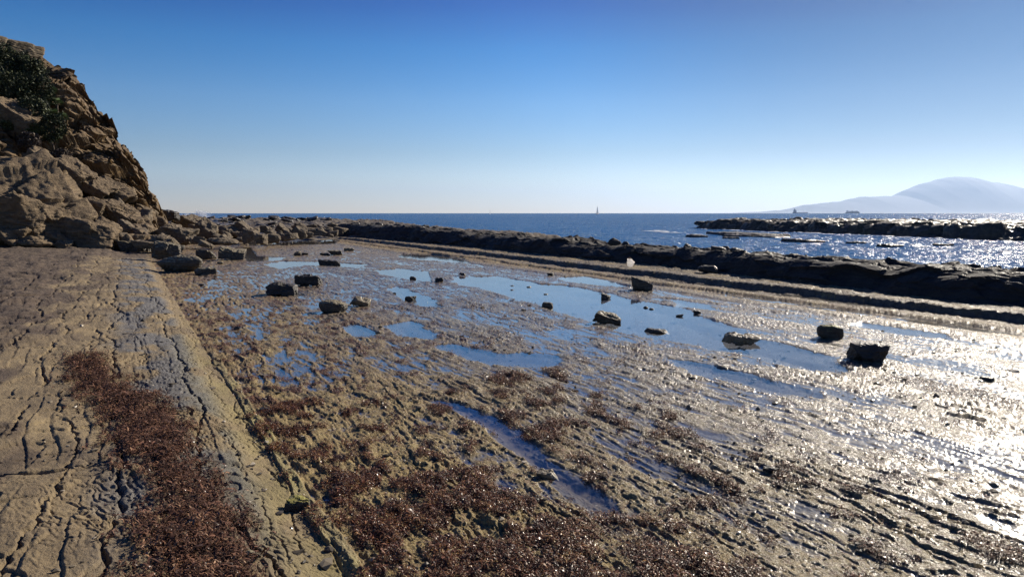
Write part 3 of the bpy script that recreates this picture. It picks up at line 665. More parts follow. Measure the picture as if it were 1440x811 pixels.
for u, v, wp, hp, lb in [
 (863, 341, 19, 11, 'rounded black boulder on the ridge crest, taller of a close pair'),
 (880, 344, 14, 8, 'lower black boulder touching the right side of the tall crest boulder'),
 (967, 350, 14, 9, 'black boulder standing clear on the crest with a smaller one beside it'),
 (978, 351, 9, 7, 'small pointed black boulder right beside a taller one on the crest'),
 (1010, 350, 24, 7, 'flat black crest block just right of the standing boulder pair'),
 (1035, 352, 22, 7, 'low humped black block on the crest above the big dark ridge face'),
 (560, 317, 18, 7, 'dark rounded boulder on the far part of the ridge crest'),
 (590, 318, 20, 6, 'jagged tan-topped boulder at the end of the far crest rubble'),
 (500, 314, 20, 7, 'dark humped boulder near the landward end of the crest'),
 (533, 315, 15, 6, 'small dark crest boulder between two larger humped ones'),
 (720, 334, 16, 5, 'low black block on the middle of the crest'),
 (1140, 367, 22, 5, 'flat black block on the crest near the bright glitter')]:
    on_ridge(u, v, ridge_D(u, 1.5), wp, hp, lb)

# ------------------------------------------------------------------ rocks in the sea and the outer reef
def reef_strip(name, p0, p1, back, hgt, seed, mat, **k):
    a = np.array(at(*p0, SEA)); b = np.array(at(*p1, SEA)); e = b-a; L = np.hypot(*e); e /= L; nrm = np.array([e[1], -e[0]])
    if nrm@a < 0: nrm = -nrm
    nt_ = int(min(1400, max(60, L/.12))); ns = 90; T, S = np.meshgrid(np.linspace(0, 1, nt_), np.linspace(0, 1, ns), indexing='ij'); T = T.ravel(); S = S.ravel()
    end = ss(0, .02+.3/L, T)*ss(1, 1-.02-.3/L, T)
    d = back*S**1.3+.05*back*pn2(T*L/6, T*0, seed)
    z = SEA-.3+(hgt+.3)*end*ss(0, .12, S)*(1+.10*pn2(T*L/7, S*2, seed+1)+.0*S)*ss(1.0, .93, S)
    P = np.stack([a[0]+e[0]*T*L+nrm[0]*d, a[1]+e[1]*T*L+nrm[1]*d, z], 1)
    c, _ = cells3(P*np.array([.5, .5, .9])*(1.2/max(hgt, .25))**.6, seed); c2, _ = cells3(P*np.array([1.3, 1.3, 1.6])*(1.2/max(hgt, .25))**.6, seed+3)
    P[:, 2] += (hgt*.16*c+hgt*.07*c2+hgt*.10*fb3(P*1.2/max(hgt, .25), 3, seed))*end*ss(0, .05, S)*ss(1.0, .9, S)
    dd = (.25*hgt*c+.12*hgt*c2)*ss(.3, .05, S)
    P[:, :2] -= dd[:, None]*nrm
    return obj(name, mesh_np(name, P, grid_faces(nt_, ns)), mat, **k)
MREEF = mat_rock('outer_reef_stone', (.03, .025, .02), (.07, .055, .04), (.15, .115, .07), rough=.75, wet=.3, bumpd=.08, sc_=.5)
reef_strip('outer_reef', (972, 321), (1560, 344), 34, 1.45, 401, MREEF, kind='structure')
for u0, v0, u1, v1, bk, hg, lb in [
 (988, 329, 1062, 333.5, 5, .28, 'long low black rock shelf awash between the ridge and the outer reef'),
 (1012, 332, 1092, 335.5, 2.5, .2, 'second thin black shelf awash just in front of the longest one'),
 (961, 333, 976, 334, 2.0, .25, 'small black rock awash left of the long low shelf'),
 (1014, 336, 1024, 337, 1.4, .22, 'little black rock awash below the long low shelf'),
 (1096, 339.5, 1136, 342, 2.2, .25, 'black rock awash amid sparkling foam'),
 (1186, 343.5, 1200, 344.5, 1.5, .25, 'small rounded black rock awash right of the sparkling foam'),
 (1228, 347, 1256, 348.5, 1.6, .22, 'low black rock awash, longer one near the glitter'),
 (1308, 345.5, 1324, 346.5, 1.5, .18, 'small black rock awash farthest right in the glitter')]:
    reef_strip('sea_rock', (u0, v0), (u1, v1), bk, hg, int(u0), MDARK, label=lb, category='sea rock', group='rocks awash in the inlet')
for u, v, wp, hp, lb in [(984, 314, 16, 5, 'dark block on the seaward tip of the outer reef'), (1046, 307.8, 8, 4, 'round black boulder on top of the outer reef, nearest its tip'),
 (1125, 309, 8, 4, 'round black boulder on the outer reef, second from its tip'), (1158, 310, 7, 4, 'small round black boulder on the outer reef, third from its tip'),
 (1290, 313, 10, 3, 'low black boulder on the outer reef under the mountain'), (1375, 316, 12, 4, 'low black boulder near the right end of the outer reef')]:
    D = 125; x, y, z = at_depth(u, v, D)
    rock('boulder', x, y, z, wp*D/F, wp*D/F*.8, hp*D/F*1.2, MDARK, lb, 'boulder', 'boulders on the outer reef', 'round', 4, sink=hp*D/F*.5)

# ------------------------------------------------------------------ the cliff
TOPU = np.array([-420, -200, 0, 28, 54, 62, 90, 112, 130, 150, 170, 183, 190, 203, 215, 222, 230, 250])
TOPV = np.array([-60, 0, 58, 64, 76, 82, 97, 122, 152, 176, 204, 232, 240, 262, 280, 296, 318, 338])
BASV = 346.
def cliff_D(t, u):
    # base, talus apron, then a steeper upper wall
    return 36+9*np.clip(t/.35, 0, 1)+11*np.clip((t-.35)/.65, 0, 1)**1.1+.02*(u+0)*(1-t)
def cliff_pt(u, v):
    top = np.interp(u, TOPU, TOPV); t = np.clip((BASV-v)/(BASV-top), 0, 1)
    return at_depth(u, v, float(cliff_D(t, u)))
def cliff():
    us = np.linspace(-420, 250, 900); ts = np.concatenate([np.linspace(-.06, 1, 520), 1+np.linspace(.01, 1, 60)])
    U, T = np.meshgrid(us, ts, indexing='ij'); U = U.ravel(); T = T.ravel()
    top = np.interp(U, TOPU, TOPV); tc = np.minimum(T, 1); V = BASV-(BASV-top)*tc
    D = cliff_D(tc, U); bk = np.clip(T-1, 0, 1)
    a = (U-720)/F; b = (405.5-V)/F
    f = math.cos(PITCH)+b*math.sin(PITCH); up = -math.sin(PITCH)+b*math.cos(PITCH)
    k = D/f; P = np.stack([(a*math.cos(YAW)+f*math.sin(YAW))*k, (-a*math.sin(YAW)+f*math.cos(YAW))*k, H+up*k], 1)
    fw = np.array([math.sin(YAW), math.cos(YAW), 0]); rt = np.array([math.cos(YAW), -math.sin(YAW), 0])
    rad = P*np.array([1, 1, 0]); rad /= np.linalg.norm(rad, axis=1)[:, None]; P += (rad*1.-rt*.35)*(bk*40)[:, None]; P[:, 2] -= bk**1.5*np.maximum(P[:, 2]+1, 0)*1.0
    # bedding dips down to the right: cells thin across the beds
    Q = np.stack([P@rt, P@fw, P[:, 2]], 1)@rotm(.35, -.0, 0).T
    A = R(-38); Q = np.stack([Q[:, 0]*math.cos(A)-Q[:, 2]*math.sin(A), Q[:, 1], Q[:, 0]*math.sin(A)+Q[:, 2]*math.cos(A)], 1)
    Qw = Q+.5*np.stack([pn3(Q/2.5, 1), pn3(Q/2.5, 2), pn3(Q/2.5, 3)], 1)
    c1, e1 = cells3(Qw*np.array([.22, .25, .42]), 21)
    c2, e2 = cells3(Qw*np.array([.6, .6, 1.2]), 22)
    c3, e3 = cells3(Qw*np.array([1.7, 1.7, 3.4]), 23)
    n1 = fb3(Q/4, 5, 31)
    edge = ss(0, .05, tc)*(1-.75*ss(.90, .99, tc)*ss(95, 60, U))
    calm = 1-.9*ss(0, .12, bk); d = (1.5*c1+.50*c2+.13*c3+.8*n1)*edge*calm
    d -= .25*ss(.10, 0, e1)+.10*ss(.08, 0, e2)
    dirv = np.array([.35, 0, 0])*0-fw*.75+np.array([0, 0, .45])
    P = P+d[:, None]*dirv+rt*(.40*c2+.3*n1+.35*c1+.14*c3+.25)[:, None]*(edge*calm*ss(.0, .3, tc))[:, None]
    return obj('cliff', mesh_np('cliff', P, grid_faces(len(us), len(ts))[:, ::-1]), MCLIFF, kind='structure')
cliff()
def cliff_rock(u, v, wp, hp, lb, kd='block', mat=MTAN, tilt=None, rz=None, res=5, group=None, nm='boulder', fwd=0., dep=.7, hh=None):
    """u,v = centre in the photo"""
    x, y, z = cliff_pt(u, v+hp*.3); D = (x*math.sin(YAW)+y*math.cos(YAW)); k = (D-1.0-fwd)/D; x *= k; y *= k; z = H+(z-H)*k; s = D/F
    w_ = wp*s; h_ = hp*s
    o = rock(nm, x, y, z, w_, w_*dep, h_ if hh is None else hh*s, mat, lb, 'boulder', group, kd, res, tilt, -YAW if rz is None else rz, sink=h_*.45)
    return o
S2 = (.0, .62)     # rolled so that the bedding dips down to the right
cl = [
 (40, 312, 96, 42, 'broad layered pale boulder below the huge leaning slab', 'block', (.15, .28), None),
 (125, 324, 78, 40, 'big dark-faced boulder at the foot of the cliff with overhanging lip', 'block', (-.1, .2), None),
 (100, 286, 24, 26, 'square-cut dark cube of stone between the leaning slab and the talus', 'block', (0, .05), None),
 (128, 292, 30, 20, 'pale crumpled boulder with a bright top in mid talus', 'block', (.3, .3), None),
 (172, 300, 48, 26, 'pale wedge boulder with a lit flat top above dark rubble', 'wedge', (.2, .3), None),
 (105, 250, 44, 26, 'tilted long block dipping right, above the leaning slab', 'slab', (.3, .62), None),
 (130, 268, 50, 14, 'narrow lit ledge block dipping right at mid cliff', 'slab', (.3, .55), None),
 (165, 275, 48, 16, 'ochre-topped ledge block under the dark overhang', 'slab', (.3, .35), None),
 (15, 240, 42, 20, 'pale rounded block at the left edge above the leaning slab', 'block', (.3, .3), None),
 (145, 285, 30, 26, 'rounded olive-grey boulder in the middle of the talus', 'round', None, None),
 (88, 305, 22, 24, 'small pale block right of the leaning slab', 'block', (.2, .6), None),
 (15, 325, 50, 22, 'dark low boulder under the layered one at the left edge', 'block', (0, .2), None),
 (45, 336, 60, 14, 'smooth low rounded rock at the very foot of the cliff', 'round', (0, .05), None),
 (150, 318, 34, 20, 'small tan boulder leaning on the big dark-faced one', 'wedge', (.2, .4), None),
 (205, 318, 46, 28, 'dark rounded boulder with a lit rim at the end of the cliff', 'round', (0, .3), None),
 (185, 334, 40, 16, 'flat dark boulder in the shadow at the end of the cliff', 'block', (0, 0), None),
 (222, 306, 26, 24, 'dark hump-shaped boulder under the perched rock', 'round', (0, .2), None),
 (205, 296, 26, 20, 'brown block just under the cliff nose', 'block', (.1, .4), None),
 (60, 225, 40, 30, 'tilted brown block on the slope left of the overhang', 'block', (.2, .6), None),
 (25, 170, 60, 34, 'rounded brown outcrop block under the dark bushes', 'block', (.2, .5), None),
]
cliff_rock(48, 268, 118, 100, 'huge pale leaning slab of sandstone at the cliff foot, broad lit face', 'slab', MTAN, (.55, .72), -YAW, 6, dep=1.0, hh=34)
for u, v, wp, hp, lb, kd, ti, rz in cl: cliff_rock(u, v, wp, hp, lb, kd, MTAN, ti, rz, 6 if wp > 40 else 5)
# block that crowns the cliff and the perched rock at its end
x, y, z = at_depth(-24, 72, 54)
rock('capstone', x, y, z, 92*54/F, 5, 24*54/F, MBELT, 'long flat-topped dark block crowning the top of the cliff', 'boulder', None, 'slab', 6, (0, .10), -YAW, .5, sink=.3)
x, y, z = at_depth(240, 309, 62)
rock('perched_rock', x, y, z, 21*62/F, 1.1, 15*62/F, MDARK, 'dark anvil-shaped rock perched against the sky at the cliff end', 'boulder', None, 'wedge', 5, (0, -.1), -YAW)
# talus filler: many alike small boulders
for i in range(105):
    u = random.uniform(-40, 225); top = np.interp(u, TOPU, TOPV); v = random.uniform(max(top+45, 225+.25*u), 345)
    wp = random.uniform(9, 24)*(1.25 if u < 60 else 1)
    kd_ = random.choice(['block', 'block', 'slab', 'wedge']); mt_ = random.choice([MTAN, MTAN, MBELT])
    where = ('beside the huge leaning slab' if v < 290 else 'under the broad layered boulder') if u < 75 else ('above the big dark-faced boulder' if v < 305 else 'at the foot of the big dark-faced boulder') if u < 150 else ('under the ochre ledge below the overhang' if v < 318 else 'in the shade at the cliff end')
    size = 'smallest' if wp < 13 else ('middling' if wp < 19 else 'largest')
    cliff_rock(u, v, wp, wp*random.uniform(.45, .8), '%s %s %s %s' % ({'smallest': 'small', 'middling': 'medium', 'largest': 'larger'}[size], 'tan' if mt_ is MTAN else 'dark', {'block': 'angular talus boulder', 'slab': 'flat talus slab', 'wedge': 'wedge-shaped talus stone'}[kd_], where), kd_, mt_,
               (random.uniform(-.1, .5), random.uniform(0, .8)), -YAW+random.uniform(-.6, .6), 4, 'small boulders in the talus')
# boulder belt beyond the flat
belt = [
 (320, 331, 60, 17, 'largest pale whale-backed boulder in the belt beyond the flat', 'round', (.0, .12)),
 (312, 341, 46, 11, 'low pale rounded boulder at the front of the belt', 'round', (0, .05)),
 (276, 327, 34, 17, 'steep brown boulder at the cliff end of the belt', 'block', (.2, .5)),
 (288, 334, 30, 22, 'slanting brown slab leaning in the front of the belt', 'slab', (.5, .7)),
 (250, 339, 44, 22, 'big dark tan-topped boulder just right of the cliff end', 'block', (.2, .3)),
 (290, 347, 17, 9, 'dark pointed boulder standing in front of the belt', 'wedge', (0, .3)),
 (366, 340, 14, 15, 'upright dark boulder at the left end of the far pool', 'block', (0, 0)),
 (352, 338, 18, 18, 'slanting pale boulder near the left end of the far pool', 'wedge', (.1, -.3)),
 (383, 337, 24, 15, 'olive rounded boulder on the bank of the far pool', 'round', (0, 0)),
 (395, 335, 11, 10, 'small golden-brown boulder on the bank of the far pool', 'round', (0, 0)),
 (340, 331, 20, 16, 'dark boulder between the whale-backed one and the far pool', 'block', (.2, .5)),
 (405, 336, 16, 9, 'dark squat boulder on the middle of the far pool bank', 'block', (0, 0)),
 (420, 333, 18, 13, 'tilted brown boulder behind the far pool', 'block', (.2, .4)),
 (434, 332, 12, 9, 'light tan boulder behind the right half of the far pool', 'round', (0, 0)),
 (448, 330, 18, 9, 'dark boulder near the ridge end of the far pool', 'block', (0, 0)),
 (462, 329, 16, 11, 'dark rounded boulder where the belt meets the ridge', 'round', (0, 0)),
 (232, 345, 34, 15, 'dark layered boulder in front of the cliff end', 'block', (.1, .2)),
 (206, 346, 30, 10, 'low dark boulder in the shade before the cliff end', 'block', (0, .1)),
 (262, 319, 24, 10, 'brown boulder behind the steep one, against the far reef', 'block', (.2, .4)),
]
def belt_rock(u, v, wp, hp, lb, kd, ti, res=5, group=None, mat=MBELT):
    z0 = .35; x, y = at(u, v+1, z0) if v > 322 else at(u, 322, z0)
    D = x*math.sin(YAW)+y*math.cos(YAW)
    if D > 62: k = 62/D+.25*(1-62/D); x *= k; y *= k; D *= k
    s = D/F; zb = H-(v-300+.6)/F*D
    o = rock('boulder', x, y, zb, wp*s, wp*s*.75, hp*s*.98, mat, lb, 'boulder', group, kd, res, ti, -YAW, sink=.1)
for u, v, wp, hp, lb, kd, ti in belt: belt_rock(u, v, wp, hp, lb, kd, ti, 6 if wp > 30 else 5)
for i in range(95):
    u = random.uniform(222, 480); lo = 343-(u-240)*.050; v = random.uniform(max(lo-15, 318), lo)
    wp = random.uniform(6, 17); kd_ = random.choice(['block', 'block', 'wedge', 'round'])
    where = 'between the cliff end and the whale-backed boulder' if u < 290 else 'around the whale-backed boulder' if u < 350 else 'on the bank of the far pool' if u < 420 else 'where the belt meets the dark ridge'
    size = 'smallest' if wp < 10 else ('middling' if wp < 14 else 'largest')
    belt_rock(u, v, wp, wp*random.uniform(.45, .8), '%s %s %s' % ({'smallest': 'small', 'middling': 'medium', 'largest': 'larger'}[size], {'block': 'blocky rubble stone', 'wedge': 'pointed rubble stone', 'round': 'rounded rubble stone'}[kd_], where),
        kd_, (random.uniform(-.2, .4), random.uniform(-.2, .6)), 4, 'small boulders in the belt')
for i in range(80):
    u = random.uniform(244, 620); D = random.uniform(72, 118) if u < 470 else random.uniform(60, 80)
    x, y, _ = at_depth(u, 310, D)
    if x > 33: continue
    z = gh(x, y)
    if z < -.2: continue
    wp = random.uniform(6, 15); s = D/F
    rock('boulder', x, y, z, wp*s, wp*s*.7, wp*s*random.uniform(.22, .4), MDARK, '%s low dark knob on the far platform, %s' % ('small' if wp < 10 else 'larger', 'left of the whale-backed boulder' if u < 310 else 'behind the belt rubble' if u < 400 else 'near the landward end of the ridge' if u < 480 else 'behind the ridge crest'), 'boulder', 'knobs on the far reef platform', 'block', 3, sink=.1)

# ------------------------------------------------------------------ seaweed: thousands of little curled fronds
def fronds(name, pts, size, mat, seed, lift=.03):
    r = np.random.default_rng(seed); n = len(pts); K = 4
    L = size*np.exp(r.normal(-.1, .45, n)); wd = L*r.uniform(.04, .09, n)
    th = r.uniform(0, math.tau, n); curl = r.uniform(-1.3, 1.3, n); el = r.uniform(-.25, 1.0, n)
    p = pts.copy(); p[:, 2] += r.uniform(0, lift, n); V = np.zeros((n, K, 2, 3)); c = p
    for k in range(K):
        a = th+curl*k; e = el-.65*k*r.uniform(.5, 1.2, n)
        d = np.stack([np.cos(a)*np.cos(e), np.sin(a)*np.cos(e), np.sin(e)], 1)
        s_ = np.stack([-np.sin(a), np.cos(a), r.uniform(-.8, .8, n)], 1); s_ /= np.linalg.norm(s_, axis=1)[:, None]
        ww = wd*(1, 1.15, .9, .35)[k]
        V[:, k, 0] = c-s_*ww[:, None]; V[:, k, 1] = c+s_*ww[:, None]
        c = c+d*(L/3)[:, None]
    idx = np.arange(n)[:, None, None]*(K*2)+np.arange(K-1)[None, :, None]*2+np.array([0, 1, 3, 2])[None, None, :]
    tint = np.repeat(np.clip(r.beta(1.7, 2.9, n)+.10*r.normal(size=n)+.30*fb2(pts[:, 0]/.16, pts[:, 1]/.22, 3, seed), 0, 1), K*2)
    return obj(name, mesh_np(name, V.reshape(-1, 3), idx.reshape(-1, 4), True, {'tint': tint}), mat, kind='stuff')
WET = [(0, (.03, .012, .007)), (.35, (.12, .043, .018)), (.6, (.22, .085, .038)), (.78, (.32, .16, .05)), (1, (.46, .36, .16))]
DRY = [(0, (.035, .017, .011)), (.35, (.10, .046, .027)), (.65, (.20, .095, .055)), (.85, (.32, .17, .09)), (1, (.44, .28, .17))]
def scatter(mask, n, box, seed, power=1.):
    r = np.random.default_rng(seed); x = r.uniform(box[0], box[1], n); y = r.uniform(box[2], box[3], n)
    h, m, _ = base_height(x, y); k = r.uniform(size=n) < np.clip(m[mask], 0, 1)**power
    return np.stack([x[k], y[k], h[k]], 1)
MW = mat_weed('wet_seaweed', WET, .5, .2); MD = mat_weed('dried_seaweed', DRY, .7, .1)
fronds('drifted_seaweed', scatter('drift', 420000, (-1.6, 1.0, 3.0, 13.5), 1), .034, MD, 11, .045)['label'] = 'drift of dried reddish seaweed strewn along the tan slab'
fronds('seaweed_carpet', scatter('weed', 620000, (1.0, 5.2, 1.6, 8.0), 2), .024, MW, 12, .03)
fronds('seaweed_tufts', scatter('weed', 520000, (1.0, 13.3, 2.0, 16.0), 3), .028, MW, 13, .03)

# ------------------------------------------------------------------ grit and shell bits caught on the flat
def grit(n, seed):
    import bmesh
    r = np.random.default_rng(seed)
    bm = bmesh.new(); bmesh.ops.create_icosphere(bm, subdivisions=1, radius=1); v = np.array([q.co[:] for q in bm.verts]); f = np.array([[w_.index for w_ in q.verts] for q in bm.faces]); bm.free()
    rr_ = 2.6*np.exp(r.uniform(0, 1.9, n)); a_ = r.uniform(-.62, .68, n)+YAW; x = rr_*np.sin(a_); y = rr_*np.cos(a_)
    k = (x > -2.5) & (x < 13.5); x = x[k]; y = y[k]; n = len(x); h, m, _ = base_height(x, y)
    sz = np.exp(r.normal(-4.75, .45, n))*(1+rr_[k]*.05); A = r.uniform(0, math.tau, n); ca = np.cos(A)[:, None]; sa = np.sin(A)[:, None]
    q = v[None]*(1+.25*r.normal(size=(n, len(v), 1)))*np.stack([sz*r.uniform(.9, 1.7, n), sz, sz*r.uniform(.4, .8, n)], 1)[:, None, :]
    X_ = q[:, :, 0]*ca-q[:, :, 1]*sa+x[:, None]; Y_ = q[:, :, 0]*sa+q[:, :, 1]*ca+y[:, None]; Z_ = q[:, :, 2]+(h+sz*.2)[:, None]
    F_ = f[None]+np.arange(n)[:, None, None]*len(v)
    obj('gravel', mesh_np('gravel', np.stack([X_, Y_, Z_], 2).reshape(-1, 3), F_.reshape(-1, 3), False, {'tint': np.repeat(r.uniform(0, 1, n), len(v))}),
        mat_weed('grit_stone', [(0, (.03, .025, .02)), (.5, (.10, .08, .055)), (.85, (.22, .18, .12)), (1, (.45, .40, .32))], .7, .15), kind='stuff')
grit(2600, 77)

# ------------------------------------------------------------------ plants on the cliff
ML = {k: mat_weed(k+'_leaf', st, .6, 0) for k, st in {
 'dark_bush': [(0, (.012, .017, .008)), (.7, (.04, .05, .02)), (1, (.10, .11, .045))], 'olive_bush': [(0, (.03, .035, .012)), (1, (.12, .12, .04))],
 'fan_palm': [(0, (.03, .05, .02)), (1, (.13, .18, .07))], 'dead_bush': [(0, (.05, .035, .025)), (1, (.13, .10, .075))]}.items()}
MSTEM = mat_plain('woody_stem', (.07, .05, .035), .9)
def stem_mesh(name, pts, r0, r1, sides=5):
    pts = np.array(pts, float); V = []; n = len(pts)
    for i, p in enumerate(pts):
        rr_ = r0+(r1-r0)*i/(n-1)
        for k in range(sides): V.append(p+np.array([math.cos(k*math.tau/sides)*rr_, math.sin(k*math.tau/sides)*rr_, 0]))
    return mesh_np(name, V, grid_faces(n, sides, True))
def shrub(u, v, wp, hp, lb, key, seed):
    x, y, z = cliff_pt(u, v+hp*.5); D = x*math.sin(YAW)+y*math.cos(YAW); k = (D-1.2)/D; x *= k; y *= k; z = H+(z-H)*k; s = D/F
    r = np.random.default_rng(seed); W = wp*s/2; Hh = hp*s
    t = empty('shrub', (x, y, z), label=lb, category='shrub', group='bushes growing on the cliff')
    n = int(2600*max(.4, W)); q = r.normal(size=(n, 3)); q /= np.linalg.norm(q, axis=1)[:, None]
    lum = 1+.45*fb3(q*1.7+seed, 3, seed); q = q*(lum*r.uniform(.35, 1, n)**.45)[:, None]*np.array([W, W*.75, Hh*.55]); q[:, 2] += Hh*.5
    K = r.uniform(.06, .13, n); a = r.normal(size=(n, 3)); a /= np.linalg.norm(a, axis=1)[:, None]; b = np.cross(a, r.normal(size=(n, 3))); b /= np.linalg.norm(b, axis=1)[:, None]
    V = np.stack([q-a*K[:, None], q+b*K[:, None]*.45, q+a*K[:, None], q-b*K[:, None]*.45], 1).reshape(-1, 3)
    obj('foliage', mesh_np('foliage', V, np.arange(n*4).reshape(-1, 4), False, {'tint': np.repeat(r.uniform(0, 1, n), 4)}), ML[key], t)
    for j in range(3):
        obj('stem', stem_mesh('stem', [(0, 0, -.6), (r.normal()*.1, r.normal()*.1, Hh*.2), (r.normal()*W*.4, r.normal()*W*.3, Hh*.6)], .05, .015), MSTEM, t)
def fan_palm(u, v, wp, lb, seed):
    x, y, z = cliff_pt(u, v); D = x*math.sin(YAW)+y*math.cos(YAW); k = (D-1.4)/D; x *= k; y *= k; z = H+(z-H)*k; R_ = wp*D/F/2
    r = np.random.default_rng(seed); t = empty('fan_palm', (x, y, z), label=lb, category='palm', group='fan palms on the cliff')
    obj('trunk', stem_mesh('trunk', [(0, 0, -.7), (0, 0, .0), (.03, 0, .25)], .10, .07, 7), MSTEM, t)
    V = []; Fc = []; T = []
    for j in range(22):
        a = r.uniform(0, math.tau); e = r.uniform(-.1, 1.3); d = np.array([math.cos(a)*math.cos(e), math.sin(a)*math.cos(e), math.sin(e)]); hub = np.array([0, 0, .25])+d*R_*.55
        sdv = np.array([-math.sin(a), math.cos(a), 0]); un = np.cross(d, sdv); tt = r.uniform()
        i0 = len(V); V += [np.array([0, 0, .2])-sdv*.01, np.array([0, 0, .2])+sdv*.01, hub+sdv*.01, hub-sdv*.01]; Fc.append((i0, i0+1, i0+2, i0+3)); T += [tt]*4
        for q in np.linspace(-1.3, 1.3, 13):
            dd = d*math.cos(q)+sdv*math.sin(q)-np.array([0, 0, .15]); pr = np.cross(dd, un); i0 = len(V)
            V += [hub, hub+dd*R_*.3+pr*R_*.035, hub+dd*R_*.55, hub+dd*R_*.3-pr*R_*.035]; Fc.append((i0, i0+1, i0+2, i0+3)); T += [tt]*4
    obj('fronds', mesh_np('fronds', V, Fc, False, {'tint': T}), ML['fan_palm'], t)
for i, (u, v, wp, hp, lb, key) in enumerate([
 (10, 92, 46, 44, 'dark bush at the top left just under the capstone', 'dark_bush'), (40, 98, 40, 32, 'dark bush below the right end of the capstone', 'dark_bush'),
 (20, 128, 60, 48, 'widest dark bush filling the gully below the capstone', 'dark_bush'), (55, 130, 40, 44, 'dark bush between the gully and the fan palms', 'dark_bush'),
 (48, 158, 40, 36, 'dark bush at the lower end of the gully', 'dark_bush'), (75, 180, 32, 36, 'dark bush under the fan palms', 'dark_bush'),
 (22, 176, 30, 16, 'yellow-green low bush on the outcrop left of the palms', 'olive_bush'), (48, 182, 30, 16, 'olive low bush beside the yellow-green one', 'olive_bush'),
 (8, 82, 26, 18, 'olive grassy bush at the left edge near the cliff top', 'olive_bush'), (42, 198, 26, 20, 'grey dead bush below the olive bushes', 'dead_bush'),
 (88, 218, 22, 14, 'small grey dead bush on the ledge right of the palms', 'dead_bush'), (-40, 110, 80, 60, 'dark bush beyond the left end of the gully', 'dark_bush')]):
    shrub(u, v, wp, hp, lb, key, 500+i)
for i, (u, v, wp, lb) in enumerate([(72, 135, 20, 'fan palm, highest of the cluster on the cliff'), (66, 150, 22, 'fan palm left in the cluster, with lighter leaves'), (80, 152, 20, 'fan palm right in the cluster, against tan rock'),
 (74, 166, 22, 'fan palm in the middle of the cluster'), (88, 172, 18, 'lowest fan palm on the right of the cluster'), (36, 92, 20, 'lone fan palm near the capstone'), (54, 104, 18, 'lone fan palm lower right of the capstone')]):
    fan_palm(u, v, wp, lb, 600+i)

# ------------------------------------------------------------------ breaking wave far left, white bag, boats
def spray(u, v, wp, hp, D, n, seed):
    x, y, z = at_depth(u, v, D); s = D/F; r = np.random.default_rng(seed)
    a = r.beta(2, 3, n); th = r.normal(size=n)*.33*(.4+.6*(1-a)); q = np.stack([th*wp*s, r.normal(size=n)*1.2, a**1.4*hp*s], 1)
    q += .6*np.stack([pn3(q*.6, 1), pn3(q*.6, 2), pn3(q*.6, 3)], 1)
    K = r.uniform(.03, .10, n)[:, None]; A = r.normal(size=(n, 3)); B = r.normal(size=(n, 3))
    V = np.stack([q-A*K*.5, q+B*K*.5, q+A*K*.5], 1).reshape(-1, 3); V = V@rotm(0, 0, -YAW).T
    o = obj('sea_spray', mesh_np('sea_spray', V, np.arange(n*3).reshape(-1, 3), False), MF, kind='stuff'); o.location = (x, y, z)
MF = mat_plain('white_foam', (.8, .82, .84), .5)
spray(283, 304, 16, 9, 150, 5200, 1); spray(262, 304.5, 20, 3.5, 150, 3500, 2); spray(275, 305, 40, 1.8, 150, 3000, 3)

# the white thing at the foot of the ridge reads as a crumpled white plastic container with a brown top
def container():
    x, y = at(887, 374, .14); D = x*math.sin(YAW)+y*math.cos(YAW)
    t = empty('plastic_bag', (x, y, gh(x, y)), -YAW, label='small crumpled white bag with brownish top caught at the foot of the dark ridge', category='bag')
    v, f = ICO[5]; p = v.copy(); p[:, 0] += -.55*(p[:, 2] > .2)*(p[:, 2]-.2)+.5*np.clip(-p[:, 2]-.2, 0, 1)*-.6
    n_ = .22*fb3(p*1.8, 3, 4)+.10*(1-2*np.abs(pn3(p*3.2, 9))); p = p*(1+n_)[:, None]*np.array([.13, .10, .155]); p[:, 2] -= p[:, 2].min()+.01
    m = M('white_plastic'); m.set(Base_Color=(.85, .85, .83), Roughness=.45, Subsurface_Weight=.3, Transmission_Weight=.0); 
    tr = m.n('ShaderNodeBsdfTranslucent'); tr.inputs[0].default_value = (.95, .93, .9, 1); mx = m.n('ShaderNodeMixShader'); mx.inputs[0].default_value = .8
    m.link(m.b.outputs[0], mx.inputs[1]); m.link(tr.outputs[0], mx.inputs[2]); m.link(mx.outputs[0], m.out.inputs[0])
    obj('bag_body', mesh_np('bag_body', p, f), m.m, t)
    q = v*np.array([.06, .05, .025])*(1+.25*fb3(v*2, 2, 5))[:, None]; q += np.array([-.05, 0, p[:, 2].max()])
    obj('knot', mesh_np('knot', q, f), mat_plain('brown_stain', (.30, .17, .08)), t)
container()

